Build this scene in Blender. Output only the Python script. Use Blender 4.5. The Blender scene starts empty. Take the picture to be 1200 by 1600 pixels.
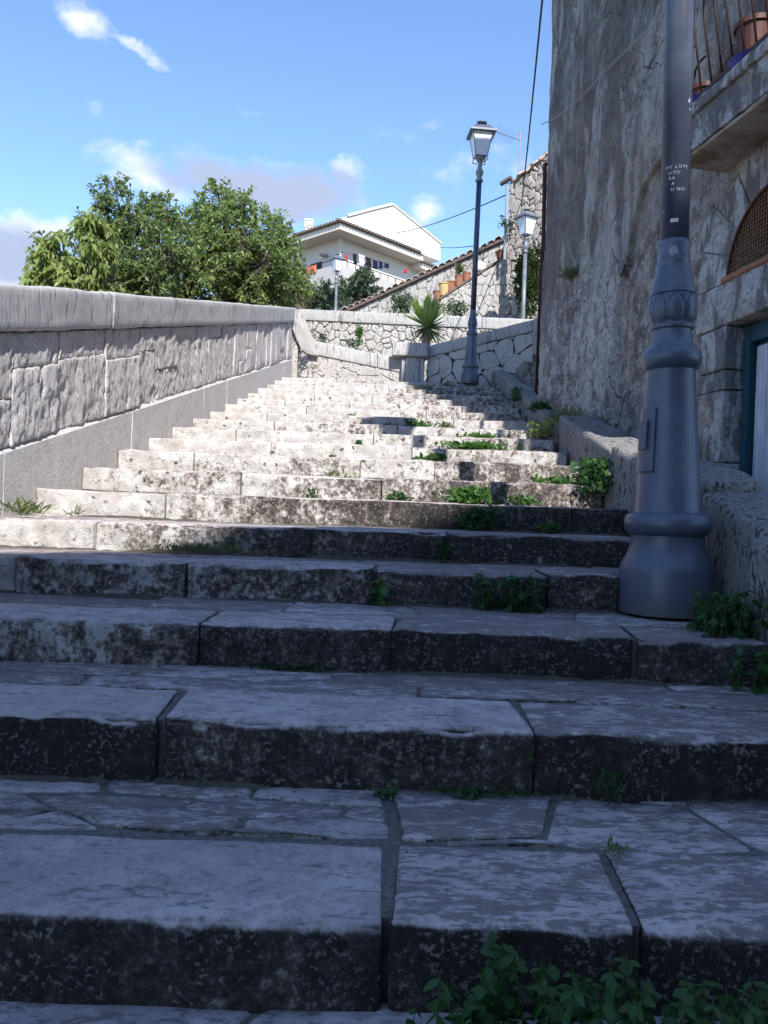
import bpy, bmesh, math, random
import numpy as np
from mathutils import Vector, Matrix, noise

# ------------------------------------------------------------------ camera, sky, sun, exposure
SC = bpy.context.scene
COL = SC.collection
FPX = 1210.0                                   # focal length in pixels of the 1200x1600 frame
R = math.radians
CAM_R = Matrix.Rotation(R(90 - 0.71), 3, 'X') @ Matrix.Rotation(R(2.0), 3, 'Z')
cam_d = bpy.data.cameras.new('camera')
cam_d.sensor_fit = 'VERTICAL'; cam_d.sensor_height = 36.0; cam_d.sensor_width = 27.0
cam_d.lens = 36.0 * FPX / 1600.0
cam_d.clip_start = 0.05; cam_d.clip_end = 3000
cam = bpy.data.objects.new('camera', cam_d); COL.objects.link(cam)
cam.matrix_world = CAM_R.to_4x4()              # eye level is z = 0
SC.camera = cam

SUN_EL, SUN_AZ = R(39.5), R(13.2)              # the sun stands behind the camera, a little to the right
SUN_V = Vector((math.sin(SUN_AZ) * math.cos(SUN_EL), -math.cos(SUN_AZ) * math.cos(SUN_EL), math.sin(SUN_EL)))
sun_d = bpy.data.lights.new('sun', 'SUN'); sun_d.energy = 4.3; sun_d.angle = R(0.5); sun_d.color = (1.0, 0.98, 0.95)
sun = bpy.data.objects.new('sun', sun_d); COL.objects.link(sun)
sun.rotation_euler = SUN_V.to_track_quat('Z', 'Y').to_euler(); sun.location = (6, -20, 20)

vs = SC.view_settings
vs.view_transform = 'Standard'; vs.look = 'None'; vs.gamma = 1.0; vs.use_curve_mapping = False; vs.exposure = 0.90
SC.render.engine = 'CYCLES'
SC.cycles.use_denoising = True; SC.cycles.use_adaptive_sampling = True; SC.cycles.adaptive_threshold = 0.025
SC.cycles.max_bounces = 5; SC.cycles.diffuse_bounces = 3; SC.cycles.glossy_bounces = 2; SC.cycles.transmission_bounces = 4
SC.cycles.caustics_reflective = False; SC.cycles.caustics_refractive = False

# ------------------------------------------------------------------ node helpers
class NT:
    def __init__(s, tree): s.t = tree; s.t.nodes.clear()
    def n(s, typ, ins=None, **props):
        nd = s.t.nodes.new(typ)
        for k, v in props.items(): setattr(nd, k, v)
        for k, v in (ins or {}).items():
            sock = nd.inputs[k]
            if isinstance(v, bpy.types.NodeSocket): s.t.links.new(v, sock)
            elif v is not None: sock.default_value = v
        return nd
    def m(s, op, a, b=0.0, c=None, clamp=False):
        nd = s.t.nodes.new('ShaderNodeMath'); nd.operation = op; nd.use_clamp = clamp
        for i, v in enumerate((a, b, c)):
            if v is None: continue
            if isinstance(v, bpy.types.NodeSocket): s.t.links.new(v, nd.inputs[i])
            else: nd.inputs[i].default_value = v
        return nd.outputs[0]
    def vm(s, op, a, b=None, out=0):
        nd = s.t.nodes.new('ShaderNodeVectorMath'); nd.operation = op
        for i, v in enumerate((a, b)):
            if v is None: continue
            if isinstance(v, bpy.types.NodeSocket): s.t.links.new(v, nd.inputs[i])
            else: nd.inputs[i].default_value = v
        return nd.outputs[out]
    def noise(s, vec, scale, detail=4.0, rough=0.55, dist=0.0):
        return s.n('ShaderNodeTexNoise', {'Vector': vec, 'Scale': scale, 'Detail': detail, 'Roughness': rough, 'Distortion': dist}).outputs[0]
    def voro(s, vec, scale, out='Distance', feature='F1'):
        return s.n('ShaderNodeTexVoronoi', {'Vector': vec, 'Scale': scale}, feature=feature).outputs[out]
    def smooth(s, x, a, b):
        nd = s.n('ShaderNodeMapRange', {'Value': x, 'From Min': a, 'From Max': b}, interpolation_type='SMOOTHSTEP')
        return nd.outputs[0]
    def mix(s, f, a, b):
        nd = s.t.nodes.new('ShaderNodeMix'); nd.data_type = 'RGBA'
        for i, v in ((0, f), (6, a), (7, b)):
            if isinstance(v, bpy.types.NodeSocket): s.t.links.new(v, nd.inputs[i])
            elif i == 0: nd.inputs[0].default_value = v
            else: nd.inputs[i].default_value = tuple(v) + (1,) if len(v) == 3 else v
        return nd.outputs[2]
    def scalev(s, vec, v): return s.vm('MULTIPLY', vec, v)
    def bump(s, h, strength=0.5, dist=0.01, nrm=None):
        return s.n('ShaderNodeBump', {'Height': h, 'Strength': strength, 'Distance': dist, 'Normal': nrm}).outputs[0]
    def out(s, col, rough=0.85, nrm=None, spec=0.3, metal=0.0, **kw):
        b = s.n('ShaderNodeBsdfPrincipled', {'Base Color': col if isinstance(col, bpy.types.NodeSocket) else tuple(col) + (1,),
              'Roughness': rough, 'Normal': nrm, 'Specular IOR Level': spec, 'Metallic': metal})
        for k, v in kw.items(): b.inputs[k.replace('_', ' ')].default_value = v
        s.n('ShaderNodeOutputMaterial', {'Surface': b.outputs[0]})
        return b
    def pos(s): return s.n('ShaderNodeNewGeometry').outputs['Position']
    def oattr(s, name): return s.n('ShaderNodeAttribute', attribute_name=name, attribute_type='OBJECT').outputs['Fac']
    def rnd(s): return s.n('ShaderNodeObjectInfo').outputs['Random']
    def island(s): return s.n('ShaderNodeNewGeometry').outputs['Random Per Island']

# ------------------------------------------------------------------ sky with scattered clouds
world = bpy.data.worlds.new('World'); SC.world = world; world.use_nodes = True
wt = NT(world.node_tree)
def cam_dir(px, py):
    return (CAM_R @ Vector(((px - 600) / FPX, -(py - 800) / FPX, -1))).normalized()
wdir = wt.n('ShaderNodeTexCoord').outputs['Generated']
sky = wt.n('ShaderNodeTexSky', sky_type='NISHITA', sun_disc=False, sun_elevation=SUN_EL, sun_rotation=R(180) - SUN_AZ,
           altitude=600.0, air_density=1.0, dust_density=0.15, ozone_density=1.6).outputs[0]
warp = wt.n('ShaderNodeTexNoise', {'Vector': wdir, 'Scale': 7.0, 'Detail': 5.0, 'Roughness': 0.6})
wd2 = wt.vm('ADD', wdir, wt.vm('SCALE', wt.vm('SUBTRACT', warp.outputs[1], (0.5, 0.5, 0.5)), None))
wd2.node.inputs[1].links[0].from_node.inputs['Scale'].default_value = 0.07
fine = wt.noise(wt.scalev(wdir, (1, 1, 1.6)), 22.0, 7.0, 0.62)
cover = None; grey = None
def add_max(a, b): return b if a is None else wt.m('MAXIMUM', a, b)
# direction in the frame, half width, half height (in tangent units), tilt, strength, greyness
for px, py, hw, hh, tilt, st, gr in (
        (135, 26, .030, .018, -30, .62, .0), (215, 80, .045, .007, -14, .5, .0), (146, 165, .012, .010, 0, .2, .0),
        (238, 268, .06, .030, -8, .6, .35), (415, 288, .125, .034, -4, .95, 1.6), (540, 282, .04, .022, -6, .65, .3),
        (25, 355, .075, .016, 8, .75, .0), (25, 395, .10, .038, 0, .8, 1.2), (10, 425, .06, .022, 0, .8, .1),
        (662, 330, .024, .013, 12, .5, .0), (655, 215, .05, .02, 0, .2, .2), (750, 270, .08, .03, 20, .28, .1), (370, 168, .05, .008, 0, .2, .1)):
    d = cam_dir(px, py)
    rt = Vector((d.y, -d.x, 0)).normalized(); up = rt.cross(d)
    rt, up = rt * math.cos(R(tilt)) + up * math.sin(R(tilt)), up * math.cos(R(tilt)) - rt * math.sin(R(tilt))
    a = wt.m('DIVIDE', wt.vm('DOT_PRODUCT', wd2, tuple(rt), 1), hw)
    b = wt.m('DIVIDE', wt.vm('DOT_PRODUCT', wd2, tuple(up), 1), hh)
    front = wt.m('GREATER_THAN', wt.vm('DOT_PRODUCT', wdir, tuple(d), 1), 0.5)
    rr = wt.m('SQRT', wt.m('ADD', wt.m('MULTIPLY', a, a), wt.m('MULTIPLY', b, b)))
    f = wt.m('MULTIPLY', wt.m('MULTIPLY', wt.m('SUBTRACT', 1.35, rr, clamp=True), front), st)
    cover = add_max(cover, f)
    if gr > 0: grey = add_max(grey, wt.m('MULTIPLY', f, gr))
# the same broken cumulus goes on over the rest of the sky
low = wt.n('ShaderNodeTexNoise', {'Vector': wt.scalev(wdir, (1, 1, 2.2)), 'Scale': 2.6, 'Detail': 3.0}).outputs[0]
zc = wt.n('ShaderNodeSeparateXYZ', {'Vector': wdir}).outputs[2]
ahead = wt.smooth(wt.vm('DOT_PRODUCT', wdir, tuple(cam_dir(600, 500)), 1), 0.90, 0.74)
cover = add_max(cover, wt.m('MULTIPLY', wt.m('MULTIPLY', wt.smooth(low, 0.56, 0.78), ahead), 0.7))
cl = wt.m('MULTIPLY', wt.smooth(wt.m('ADD', wt.m('MULTIPLY', cover, 0.85), wt.m('MULTIPLY', wt.m('SUBTRACT', fine, 0.5), 1.0)), 0.10, 0.66), wt.smooth(cover, 0.0, 0.22))
ccol = wt.mix(wt.smooth(grey, 0.15, 0.75), (3.9, 4.1, 4.6), (1.9, 2.25, 3.1))
sky = wt.vm('MULTIPLY', sky, (0.87, 0.98, 1.13))
skyc = wt.mix(cl, sky, ccol)
bg = wt.n('ShaderNodeBackground', {'Color': skyc, 'Strength': 0.15})
wt.n('ShaderNodeOutputWorld', {'Surface': bg.outputs[0]})

# ------------------------------------------------------------------ geometry helpers
def at(px, py, Y):
    d = CAM_R @ Vector(((px - 600) / FPX, -(py - 800) / FPX, -1)); return d * (Y / d.y)
def onplane(px, py, P0, n):
    d = CAM_R @ Vector(((px - 600) / FPX, -(py - 800) / FPX, -1)); return d * (P0.dot(n) / d.dot(n))
WL = {}                                        # world location of every object that may become a parent
def link(o, parent=None):
    COL.objects.link(o)
    if parent is not None: o.parent = parent
    return o
def wloc(o): return WL.get(o.name, Vector((0, 0, 0)))
def thing(name, label, cat, loc, group=None):
    o = bpy.data.objects.new(name, None); link(o); o.location = loc; o.empty_display_size = 0.1
    o['label'] = label; o['category'] = cat
    if group: o['group'] = group
    WL[o.name] = Vector(loc); return o
def tag(o, label=None, cat=None, group=None, kind=None):
    if label: o['label'] = label
    if cat: o['category'] = cat
    if group: o['group'] = group
    if kind: o['kind'] = kind
    return o
def mesh_of(name, V, F, mat, smooth=False):
    me = bpy.data.meshes.new(name)
    me.from_pydata([tuple(v) for v in V], [], F); me.update()
    if mat: me.materials.append(mat)
    if smooth: me.polygons.foreach_set('use_smooth', [True] * len(me.polygons))
    return me
def obj(name, V, F, mat, parent=None, loc=None, smooth=False):
    """one mesh object from world-space vertices; loc becomes its origin"""
    base = wloc(parent) if parent is not None else Vector((0, 0, 0))
    loc = Vector(loc) if loc is not None else base
    me = mesh_of(name, [Vector(v) - loc for v in V], F, mat, smooth)
    o = bpy.data.objects.new(name, me); link(o, parent); o.location = loc - base
    WL[o.name] = loc; return o
def sharp(o, ang=35):
    o.data.set_sharp_from_angle(angle=R(ang)); return o
def centre(V):
    s = Vector((0, 0, 0))
    for v in V: s += Vector(v)
    return s / len(V)

class MB:
    def __init__(s): s.V = []; s.F = []
    def add(s, V, F):
        k = len(s.V); s.V += [Vector(v) for v in V]; s.F += [tuple(i + k for i in f) for f in F]; return s
    def build(s, name, mat, parent=None, loc=None, smooth=False): return obj(name, s.V, s.F, mat, parent, loc, smooth)

class Frame:
    def __init__(s, O, U, V=None, W=None):
        s.O = Vector(O); s.U = Vector(U).normalized()
        s.V = Vector(V).normalized() if V is not None else Vector((0, 0, 1))
        s.W = Vector(W).normalized() if W is not None else s.U.cross(s.V)
    def p(s, u, v, w=0.0): return s.O + s.U * u + s.V * v + s.W * w
BOXF = [(0, 3, 2, 1), (4, 5, 6, 7), (0, 1, 5, 4), (1, 2, 6, 5), (2, 3, 7, 6), (3, 0, 4, 7)]
def fbox(fr, u0, u1, v0, v1, w0, w1):
    return [fr.p(u, v, w) for w in (w0, w1) for u, v in ((u0, v0), (u1, v0), (u1, v1), (u0, v1))], BOXF
WORLD = Frame((0, 0, 0), (1, 0, 0), (0, 1, 0), (0, 0, 1))
def bbox(x0, x1, y0, y1, z0, z1): return fbox(WORLD, x0, x1, y0, y1, z0, z1)

def tube(pts, rad, n=6, cap=True):
    pts = [Vector(p) for p in pts]; V = []; F = []
    if not isinstance(rad, (list, tuple)): rad = [rad] * len(pts)
    prev = None
    for i, p in enumerate(pts):
        t = (pts[min(i + 1, len(pts) - 1)] - pts[max(i - 1, 0)]).normalized()
        a = prev - t * prev.dot(t) if prev is not None else (Vector((1, 0, 0)) if abs(t.x) < 0.8 else Vector((0, 1, 0)))
        if a.length < 1e-4: a = t.orthogonal()
        a = (a - t * a.dot(t)).normalized(); b = t.cross(a); prev = a
        for k in range(n):
            an = 2 * math.pi * k / n; V.append(p + (a * math.cos(an) + b * math.sin(an)) * rad[i])
    for i in range(len(pts) - 1):
        for k in range(n):
            k2 = (k + 1) % n; F.append((i * n + k, i * n + k2, (i + 1) * n + k2, (i + 1) * n + k))
    if cap: F.append(tuple(range(n))[::-1]); F.append(tuple(range((len(pts) - 1) * n, len(pts) * n)))
    return V, F
def lathe(prof, n=32, c=(0, 0, 0)):
    V = []; F = []; c = Vector(c)
    for r, z in prof:
        for k in range(n):
            a = 2 * math.pi * k / n; V.append(c + Vector((r * math.cos(a), r * math.sin(a), z)))
    for i in range(len(prof) - 1):
        for k in range(n):
            k2 = (k + 1) % n; F.append((i * n + k, i * n + k2, (i + 1) * n + k2, (i + 1) * n + k))
    F.append(tuple(range(n))[::-1]); F.append(tuple(range((len(prof) - 1) * n, len(prof) * n)))
    return V, F

def axis_lines(L, bev, n):
    """grid lines on [-L/2, L/2], with two lines inside each rounded edge"""
    h = L / 2; b = min(bev, h * 0.45)
    inner = [(-h + b) + (L - 2 * b) * i / n for i in range(n + 1)]
    return [-h, -h + b * 0.35] + inner + [h - b * 0.35, h]
def rblock(size, cells, bev, amp=0.004, freq=6.0, seed=0.0, mat4=None, dispf=None, skip_bottom=False):
    """closed block with rounded, worn edges (bev: one radius or one per axis); mat4 maps its local space (centred) to the world"""
    bv = bev if isinstance(bev, tuple) else (bev, bev, bev)
    bv = [min(bv[i], size[i] * 0.45) for i in range(3)]
    L = [axis_lines(size[i], bv[i], cells[i]) for i in range(3)]
    n = [len(a) - 1 for a in L]
    idx = {}; V = []; F = []
    M = mat4 or Matrix.Identity(4); M3 = M.to_3x3()
    hb = [size[i] / 2 - bv[i] for i in range(3)]
    off = Vector((seed * 7.13, seed * 3.7, seed * 1.9))
    def vid(i, j, k):
        key = (i, j, k)
        if key in idx: return idx[key]
        p = (L[0][i], L[1][j], L[2][k])
        q = [max(-hb[a], min(hb[a], p[a])) for a in range(3)]
        d = Vector([(p[a] - q[a]) / bv[a] for a in range(3)]); ln = d.length
        nn = d / ln if ln > 1e-9 else Vector((0, 0, 1))
        f = min(1.0, ln)
        w = M @ Vector([q[a] + bv[a] * nn[a] * f for a in range(3)])
        s_ = noise.noise(w * freq + off) * amp + noise.noise(w * freq * 3.1 + off) * amp * 0.45
        if dispf: s_ += dispf(w, nn)
        w = w + (M3 @ nn).normalized() * s_
        idx[key] = len(V); V.append(w); return idx[key]
    def grid(ax, val, flip):
        a, b = [(1, 2), (2, 0), (0, 1)][ax]
        for i in range(n[a]):
            for j in range(n[b]):
                q = []
                for di, dj in ((0, 0), (1, 0), (1, 1), (0, 1)):
                    key = [0, 0, 0]; key[ax] = val; key[a] = i + di; key[b] = j + dj; q.append(vid(*key))
                F.append(tuple(q[::-1] if flip else q))
    for ax in range(3):
        if not (skip_bottom and ax == 2): grid(ax, 0, True)
        grid(ax, n[ax], False)
    return V, F
def place(c, M3=None):
    M = Matrix.Translation(Vector(c))
    return M @ M3.to_4x4() if M3 is not None else M

def clip(poly, a, b, c):
    """keep the side a*x + b*y <= c"""
    out = []
    for i in range(len(poly)):
        p, q = poly[i], poly[(i + 1) % len(poly)]
        dp, dq = a * p[0] + b * p[1] - c, a * q[0] + b * q[1] - c
        if dp <= 0: out.append(p)
        if dp * dq < 0:
            t = dp / (dp - dq); out.append((p[0] + (q[0] - p[0]) * t, p[1] + (q[1] - p[1]) * t))
    return out
def cells(poly, nu, nv, gap, rnd, jit=0.8, brick=0.0, extra=0.0):
    """split a convex polygon into irregular stones (Voronoi cells laid out in courses, with a joint between them)"""
    xs = [p[0] for p in poly]; ys = [p[1] for p in poly]
    x0, x1, y0, y1 = min(xs), max(xs), min(ys), max(ys)
    du, dv = (x1 - x0) / nu, (y1 - y0) / nv
    pn = [((p[0] - x0) / du, (p[1] - y0) / dv) for p in poly]
    S = [(i + .5 + (rnd.random() - .5) * jit + (brick if j % 2 else 0), j + .5 + (rnd.random() - .5) * jit) for i in range(-1, nu + 1) for j in range(-1, nv + 1)]
    S += [(s_[0] + rnd.uniform(-.5, .5), s_[1] + rnd.uniform(-.5, .5)) for s_ in S if rnd.random() < extra]
    res = []
    for i, s in enumerate(S):
        pl = pn
        for j, t in enumerate(S):
            if i == j or abs(t[0] - s[0]) > 3 or abs(t[1] - s[1]) > 3: continue
            a, b = t[0] - s[0], t[1] - s[1]
            if abs(a) + abs(b) < 1e-5: continue
            pl = clip(pl, a, b, a * (s[0] + t[0]) / 2 + b * (s[1] + t[1]) / 2)
            if len(pl) < 3: break
        if len(pl) < 3: continue
        q = [(x0 + p[0] * du, y0 + p[1] * dv) for p in pl]
        ar = sum(q[k][0] * q[(k + 1) % len(q)][1] - q[(k + 1) % len(q)][0] * q[k][1] for k in range(len(q))) / 2
        if ar < 0: q = q[::-1]
        r = q
        for k in range(len(q)):
            (ax, ay), (bx, by) = q[k], q[(k + 1) % len(q)]; l = math.hypot(bx - ax, by - ay)
            if l < 1e-6: continue
            nx, ny = (by - ay) / l, -(bx - ax) / l           # outward normal of this edge
            r = clip(r, nx, ny, nx * ax + ny * ay - gap / 2)
            if len(r) < 3: break
        if len(r) < 3: continue
        ar = abs(sum(r[k][0] * r[(k + 1) % len(r)][1] - r[(k + 1) % len(r)][0] * r[k][1] for k in range(len(r)))) / 2
        if ar > 0.03 * du * dv: res.append(r)
    return res
def clean(poly, tol):
    out = []
    for p in poly:
        if not out or math.hypot(p[0] - out[-1][0], p[1] - out[-1][1]) > tol: out.append(p)
    if len(out) > 1 and math.hypot(out[0][0] - out[-1][0], out[0][1] - out[-1][1]) <= tol: out.pop()
    return out
def polystone(poly, fr, depth, proud, bev, rnd, wob=0.1, bulge=0.35, cut=0.16):
    """one stone: an outline in a frame, rounded shoulders and an uneven face; w points out of the wall"""
    poly = clean(poly, bev * 0.5)
    if len(poly) < 3: return None
    A = sum(poly[k][0] * poly[(k + 1) % len(poly)][1] - poly[(k + 1) % len(poly)][0] * poly[k][1] for k in range(len(poly)))
    if A < 0: poly = poly[::-1]
    # cut the corners so the outline is not a crisp polygon
    P = []
    n = len(poly)
    for i in range(n):
        a, b, c = poly[i - 1], poly[i], poly[(i + 1) % n]
        k = cut
        P.append((b[0] + (a[0] - b[0]) * k, b[1] + (a[1] - b[1]) * k)); P.append((b[0] + (c[0] - b[0]) * k, b[1] + (c[1] - b[1]) * k))
    n = len(P)
    cx = sum(p[0] for p in P) / n; cy = sum(p[1] for p in P) / n
    size = sum(math.hypot(p[0] - cx, p[1] - cy) for p in P) / n
    P = [(p[0] + rnd.uniform(-1, 1) * size * wob * .5, p[1] + rnd.uniform(-1, 1) * size * wob * .5) for p in P]
    def ring(f, w, jit): return [fr.p(cx + (p[0] - cx) * f, cy + (p[1] - cy) * f, w + rnd.uniform(-1, 1) * jit) for p in P]
    s = max(0.3, 1 - bev / size)
    tw = (rnd.uniform(-1, 1), rnd.uniform(-1, 1))
    def tilt(V, k=0.12):
        return [v + fr.W * ((v - fr.p(cx, cy)).dot(fr.U) * tw[0] + (v - fr.p(cx, cy)).dot(fr.V) * tw[1]) * k * wob for v in V]
    V = ring(1, -depth, 0) + ring(1, proud - bev, 0) + tilt(ring(s, proud, proud * wob * .5)) + tilt(ring(s * .55, proud * (1 + bulge * rnd.uniform(.2, 1)), proud * wob)) + [fr.p(cx, cy, proud * (1 + bulge * rnd.random()))]
    F = []
    for r in range(3):
        for k in range(n):
            k2 = (k + 1) % n; F.append((r * n + k, r * n + k2, (r + 1) * n + k2, (r + 1) * n + k))
    for k in range(n): F.append((3 * n + k, 3 * n + (k + 1) % n, 4 * n))
    return V, F

# ------------------------------------------------------------------ materials
def new_mat(name):
    m = bpy.data.materials.new(name); m.use_nodes = True
    return m, NT(m.node_tree)
def simple(name, col, rough=0.6, spec=0.3, metal=0.0, var=0.12, vscale=8.0, bump=0.0, bscale=40.0, **kw):
    m, t = new_mat(name); p = t.pos()
    c = t.mix(t.noise(p, vscale, 5), [x * (1 - var) for x in col], [min(1, x * (1 + var)) for x in col])
    nr = t.bump(t.noise(p, bscale, 4), bump, 0.005) if bump else None
    t.out(c, rough, nr, spec, metal, **kw); return m

def make_step_mat():
    """pale limestone; black lichen and grime on the risers and in the unwalked back of the treads"""
    m, t = new_mat('worn limestone with black lichen'); p = t.pos()
    nrm = t.n('ShaderNodeSeparateXYZ', {'Vector': t.n('ShaderNodeNewGeometry').outputs['Normal']})
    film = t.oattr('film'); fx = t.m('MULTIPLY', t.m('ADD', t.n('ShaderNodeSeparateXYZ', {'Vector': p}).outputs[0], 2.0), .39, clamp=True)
    riser_dark = t.m('ADD', t.oattr('lichen'), t.m('MULTIPLY', t.oattr('riser_dark_gain'), fx))
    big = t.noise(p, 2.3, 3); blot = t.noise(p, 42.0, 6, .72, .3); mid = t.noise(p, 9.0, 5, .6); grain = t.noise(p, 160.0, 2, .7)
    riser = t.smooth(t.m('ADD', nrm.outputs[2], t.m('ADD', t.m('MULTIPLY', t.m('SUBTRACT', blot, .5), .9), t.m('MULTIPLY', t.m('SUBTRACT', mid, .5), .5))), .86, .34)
    # clean stone, pitted and blotched
    b17 = t.noise(p, 17.0, 5, .7); b60 = t.noise(p, 58.0, 4, .7)
    tr = t.mix(t.smooth(mid, .34, .66), (.39, .325, .318), (.545, .46, .45))
    tr = t.mix(t.m('MULTIPLY', t.smooth(big, .42, .66), .55), tr, (.325, .268, .262))
    tr = t.mix(t.m('MULTIPLY', t.smooth(b17, .50, .66), .55), tr, (.245, .20, .195))
    tr = t.mix(t.m('MULTIPLY', t.smooth(b60, .54, .64), .45), tr, (.20, .18, .168))
    tr = t.mix(t.m('MULTIPLY', t.smooth(b60, .42, .34), .5), tr, (.54, .50, .47))
    tr = t.mix(t.m('MULTIPLY', t.m('SUBTRACT', t.rnd(), .4), .45), tr, (.50, .44, .385))
    # flaking grime film on the tread, drawn out along the step
    st = t.scalev(p, (1.0, 2.4, 1.0)); fl = t.noise(st, 7.0, 5, .66, .6); fl2 = t.noise(st, 26.0, 5, .7, .4)
    fth = t.m('SUBTRACT', .80, t.m('MULTIPLY', film, .42))
    fm = t.smooth(t.m('SUBTRACT', t.m('ADD', t.m('MULTIPLY', fl, .5), t.m('MULTIPLY', fl2, .5)), fth), -.05, .035)
    tr = t.mix(t.m('MULTIPLY', fm, .82), tr, t.mix(b60, (.075, .060, .058), (.235, .195, .185)))
    # riser
    th = t.m('SUBTRACT', .74, t.m('MULTIPLY', riser_dark, .36))
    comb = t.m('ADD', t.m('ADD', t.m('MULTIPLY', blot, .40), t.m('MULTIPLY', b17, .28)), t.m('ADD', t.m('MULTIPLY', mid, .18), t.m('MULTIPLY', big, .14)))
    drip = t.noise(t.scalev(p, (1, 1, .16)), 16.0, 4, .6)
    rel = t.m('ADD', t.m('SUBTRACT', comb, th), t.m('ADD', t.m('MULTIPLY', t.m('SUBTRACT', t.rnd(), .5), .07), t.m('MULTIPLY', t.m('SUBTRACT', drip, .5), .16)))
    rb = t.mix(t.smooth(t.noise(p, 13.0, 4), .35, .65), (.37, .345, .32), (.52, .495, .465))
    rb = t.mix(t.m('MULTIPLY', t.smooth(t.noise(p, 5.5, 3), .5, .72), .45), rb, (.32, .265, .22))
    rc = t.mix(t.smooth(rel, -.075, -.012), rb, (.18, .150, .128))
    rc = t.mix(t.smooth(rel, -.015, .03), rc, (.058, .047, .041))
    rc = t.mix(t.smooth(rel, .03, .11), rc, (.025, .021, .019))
    fleck = t.noise(p, 75.0, 4, .7)
    rc = t.mix(t.m('MULTIPLY', t.m('MULTIPLY', t.smooth(fleck, .53, .63), t.smooth(mid, .36, .60)), .95), rc, t.mix(.6, rc, (.31, .285, .255)))
    wsp = t.n('ShaderNodeTexNoise', {'Vector': p, 'Scale': 40.0, 'Detail': 1.0})
    wv = t.n('ShaderNodeVectorMath', {0: wsp.outputs[1], 'Scale': .03}, operation='SCALE').outputs[0]
    spots = t.smooth(t.voro(t.vm('ADD', p, wv), 15.0), .27, .15)
    rc = t.mix(t.m('MULTIPLY', t.m('MULTIPLY', spots, t.smooth(mid, .46, .60)), .85), rc, (.028, .026, .026))
    patch = t.smooth(t.voro(t.vm('ADD', p, wv), 9.0), .17, .09)
    rc = t.mix(t.m('MULTIPLY', t.m('MULTIPLY', patch, t.smooth(t.noise(p, 4.0, 2), .52, .6)), .7), rc, (.27, .26, .25))
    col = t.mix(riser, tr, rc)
    h = t.m('ADD', t.m('MULTIPLY', blot, .6), t.m('ADD', t.m('MULTIPLY', grain, .12), t.m('MULTIPLY', fm, -.25)))
    nr = t.bump(t.m('ADD', h, t.m('MULTIPLY', b60, .3)), t.m('ADD', .40, t.m('MULTIPLY', riser, .45)), .014)
    t.out(col, .86, nr, .22); return m
M_STEP = make_step_mat()

def stone_mat(name, c0, c1, dirt, streak=(1, 1, 1), scale=8.0, dirt_amt=.5, bump=.6, bdist=.012, tint=.4, tintc=(.5, .42, .33), fine=70.0):
    m, t = new_mat(name); p = t.pos(); q = t.scalev(p, streak)
    a = t.noise(q, scale, 7, .62, .3); b = t.noise(q, scale * 4.2, 6, .65); g = t.noise(p, fine, 4, .7)
    c = t.mix(t.smooth(a, .3, .7), c0, c1)
    c = t.mix(t.m('MULTIPLY', t.rnd(), tint), c, tintc)
    c = t.mix(t.m('MULTIPLY', t.smooth(t.m('ADD', t.m('MULTIPLY', a, .5), t.m('MULTIPLY', b, .5)), .575 - .09 * dirt_amt, .64 - .07 * dirt_amt), dirt_amt), c, dirt)
    c = t.mix(t.m('MULTIPLY', t.smooth(g, .5, .72), .3), c, [x * .55 for x in c0])
    nr = t.bump(t.m('ADD', t.m('MULTIPLY', b, .7), t.m('MULTIPLY', g, .2)), bump, bdist)
    t.out(c, .88, nr, .2); return m
M_COPING = stone_mat('weathered grey coping stone', (.33, .32, .31), (.48, .465, .455), (.12, .115, .12), (3.0, 3.0, .5), 4.0, .75, .6, .008, .15)
M_HEWN = stone_mat('rough hewn wall stone', (.42, .385, .365), (.70, .665, .64), (.10, .09, .085), (4.0, 4.0, 1.6), 6.0, .7, .9, .02, .30, (.40, .33, .29), 120.0)
M_PLINTH = stone_mat('chiselled plinth stone', (.42, .39, .37), (.57, .54, .515), (.22, .20, .19), (1, 1, 1), 14.0, .5, .8, .010, .15)
M_RUBBLE = stone_mat('pale rubble stone', (.36, .335, .31), (.58, .55, .52), (.10, .09, .08), (1, 1, 1), 6.0, .75, 1.0, .04, .35, (.44, .38, .31))
M_RUBBLE2 = stone_mat('grey brown rubble stone', (.28, .25, .22), (.52, .48, .44), (.07, .06, .055), (1, 1, 1), 6.0, .8, .7, .03, .5, (.36, .27, .21))
M_SQUARED = stone_mat('fitted polygonal stone', (.40, .375, .35), (.52, .495, .465), (.15, .14, .13), (1, 1, 1), 5.0, .5, .5, .01, .35, (.50, .44, .36))
M_KERB = stone_mat('lichen grown kerb stone', (.17, .157, .147), (.31, .29, .275), (.04, .037, .035), (1.6, 1.6, .8), 9.0, .95, .7, .010, .1)
M_MORTAR = simple('old grey mortar', (.145, .13, .118), .95, .1, var=.85, vscale=70, bump=1.0)
M_PALEMORTAR = simple('pale lime mortar', (.40, .37, .33), .95, .1, var=.25, vscale=6, bump=.8)
M_DARKMORTAR = simple('dark dirty joint mortar', (.085, .078, .07), .95, .1, var=.4, vscale=25, bump=.8)
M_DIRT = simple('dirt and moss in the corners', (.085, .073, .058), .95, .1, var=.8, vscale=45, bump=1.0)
M_SOIL = simple('dry earth', (.13, .105, .075), .95, .1, var=.3, vscale=3, bump=.7)
M_PATH = stone_mat('worn path paving', (.26, .25, .24), (.38, .36, .345), (.09, .085, .08), (1, 1, 1), 5.0, .6, .6, .01, .1)

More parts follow.
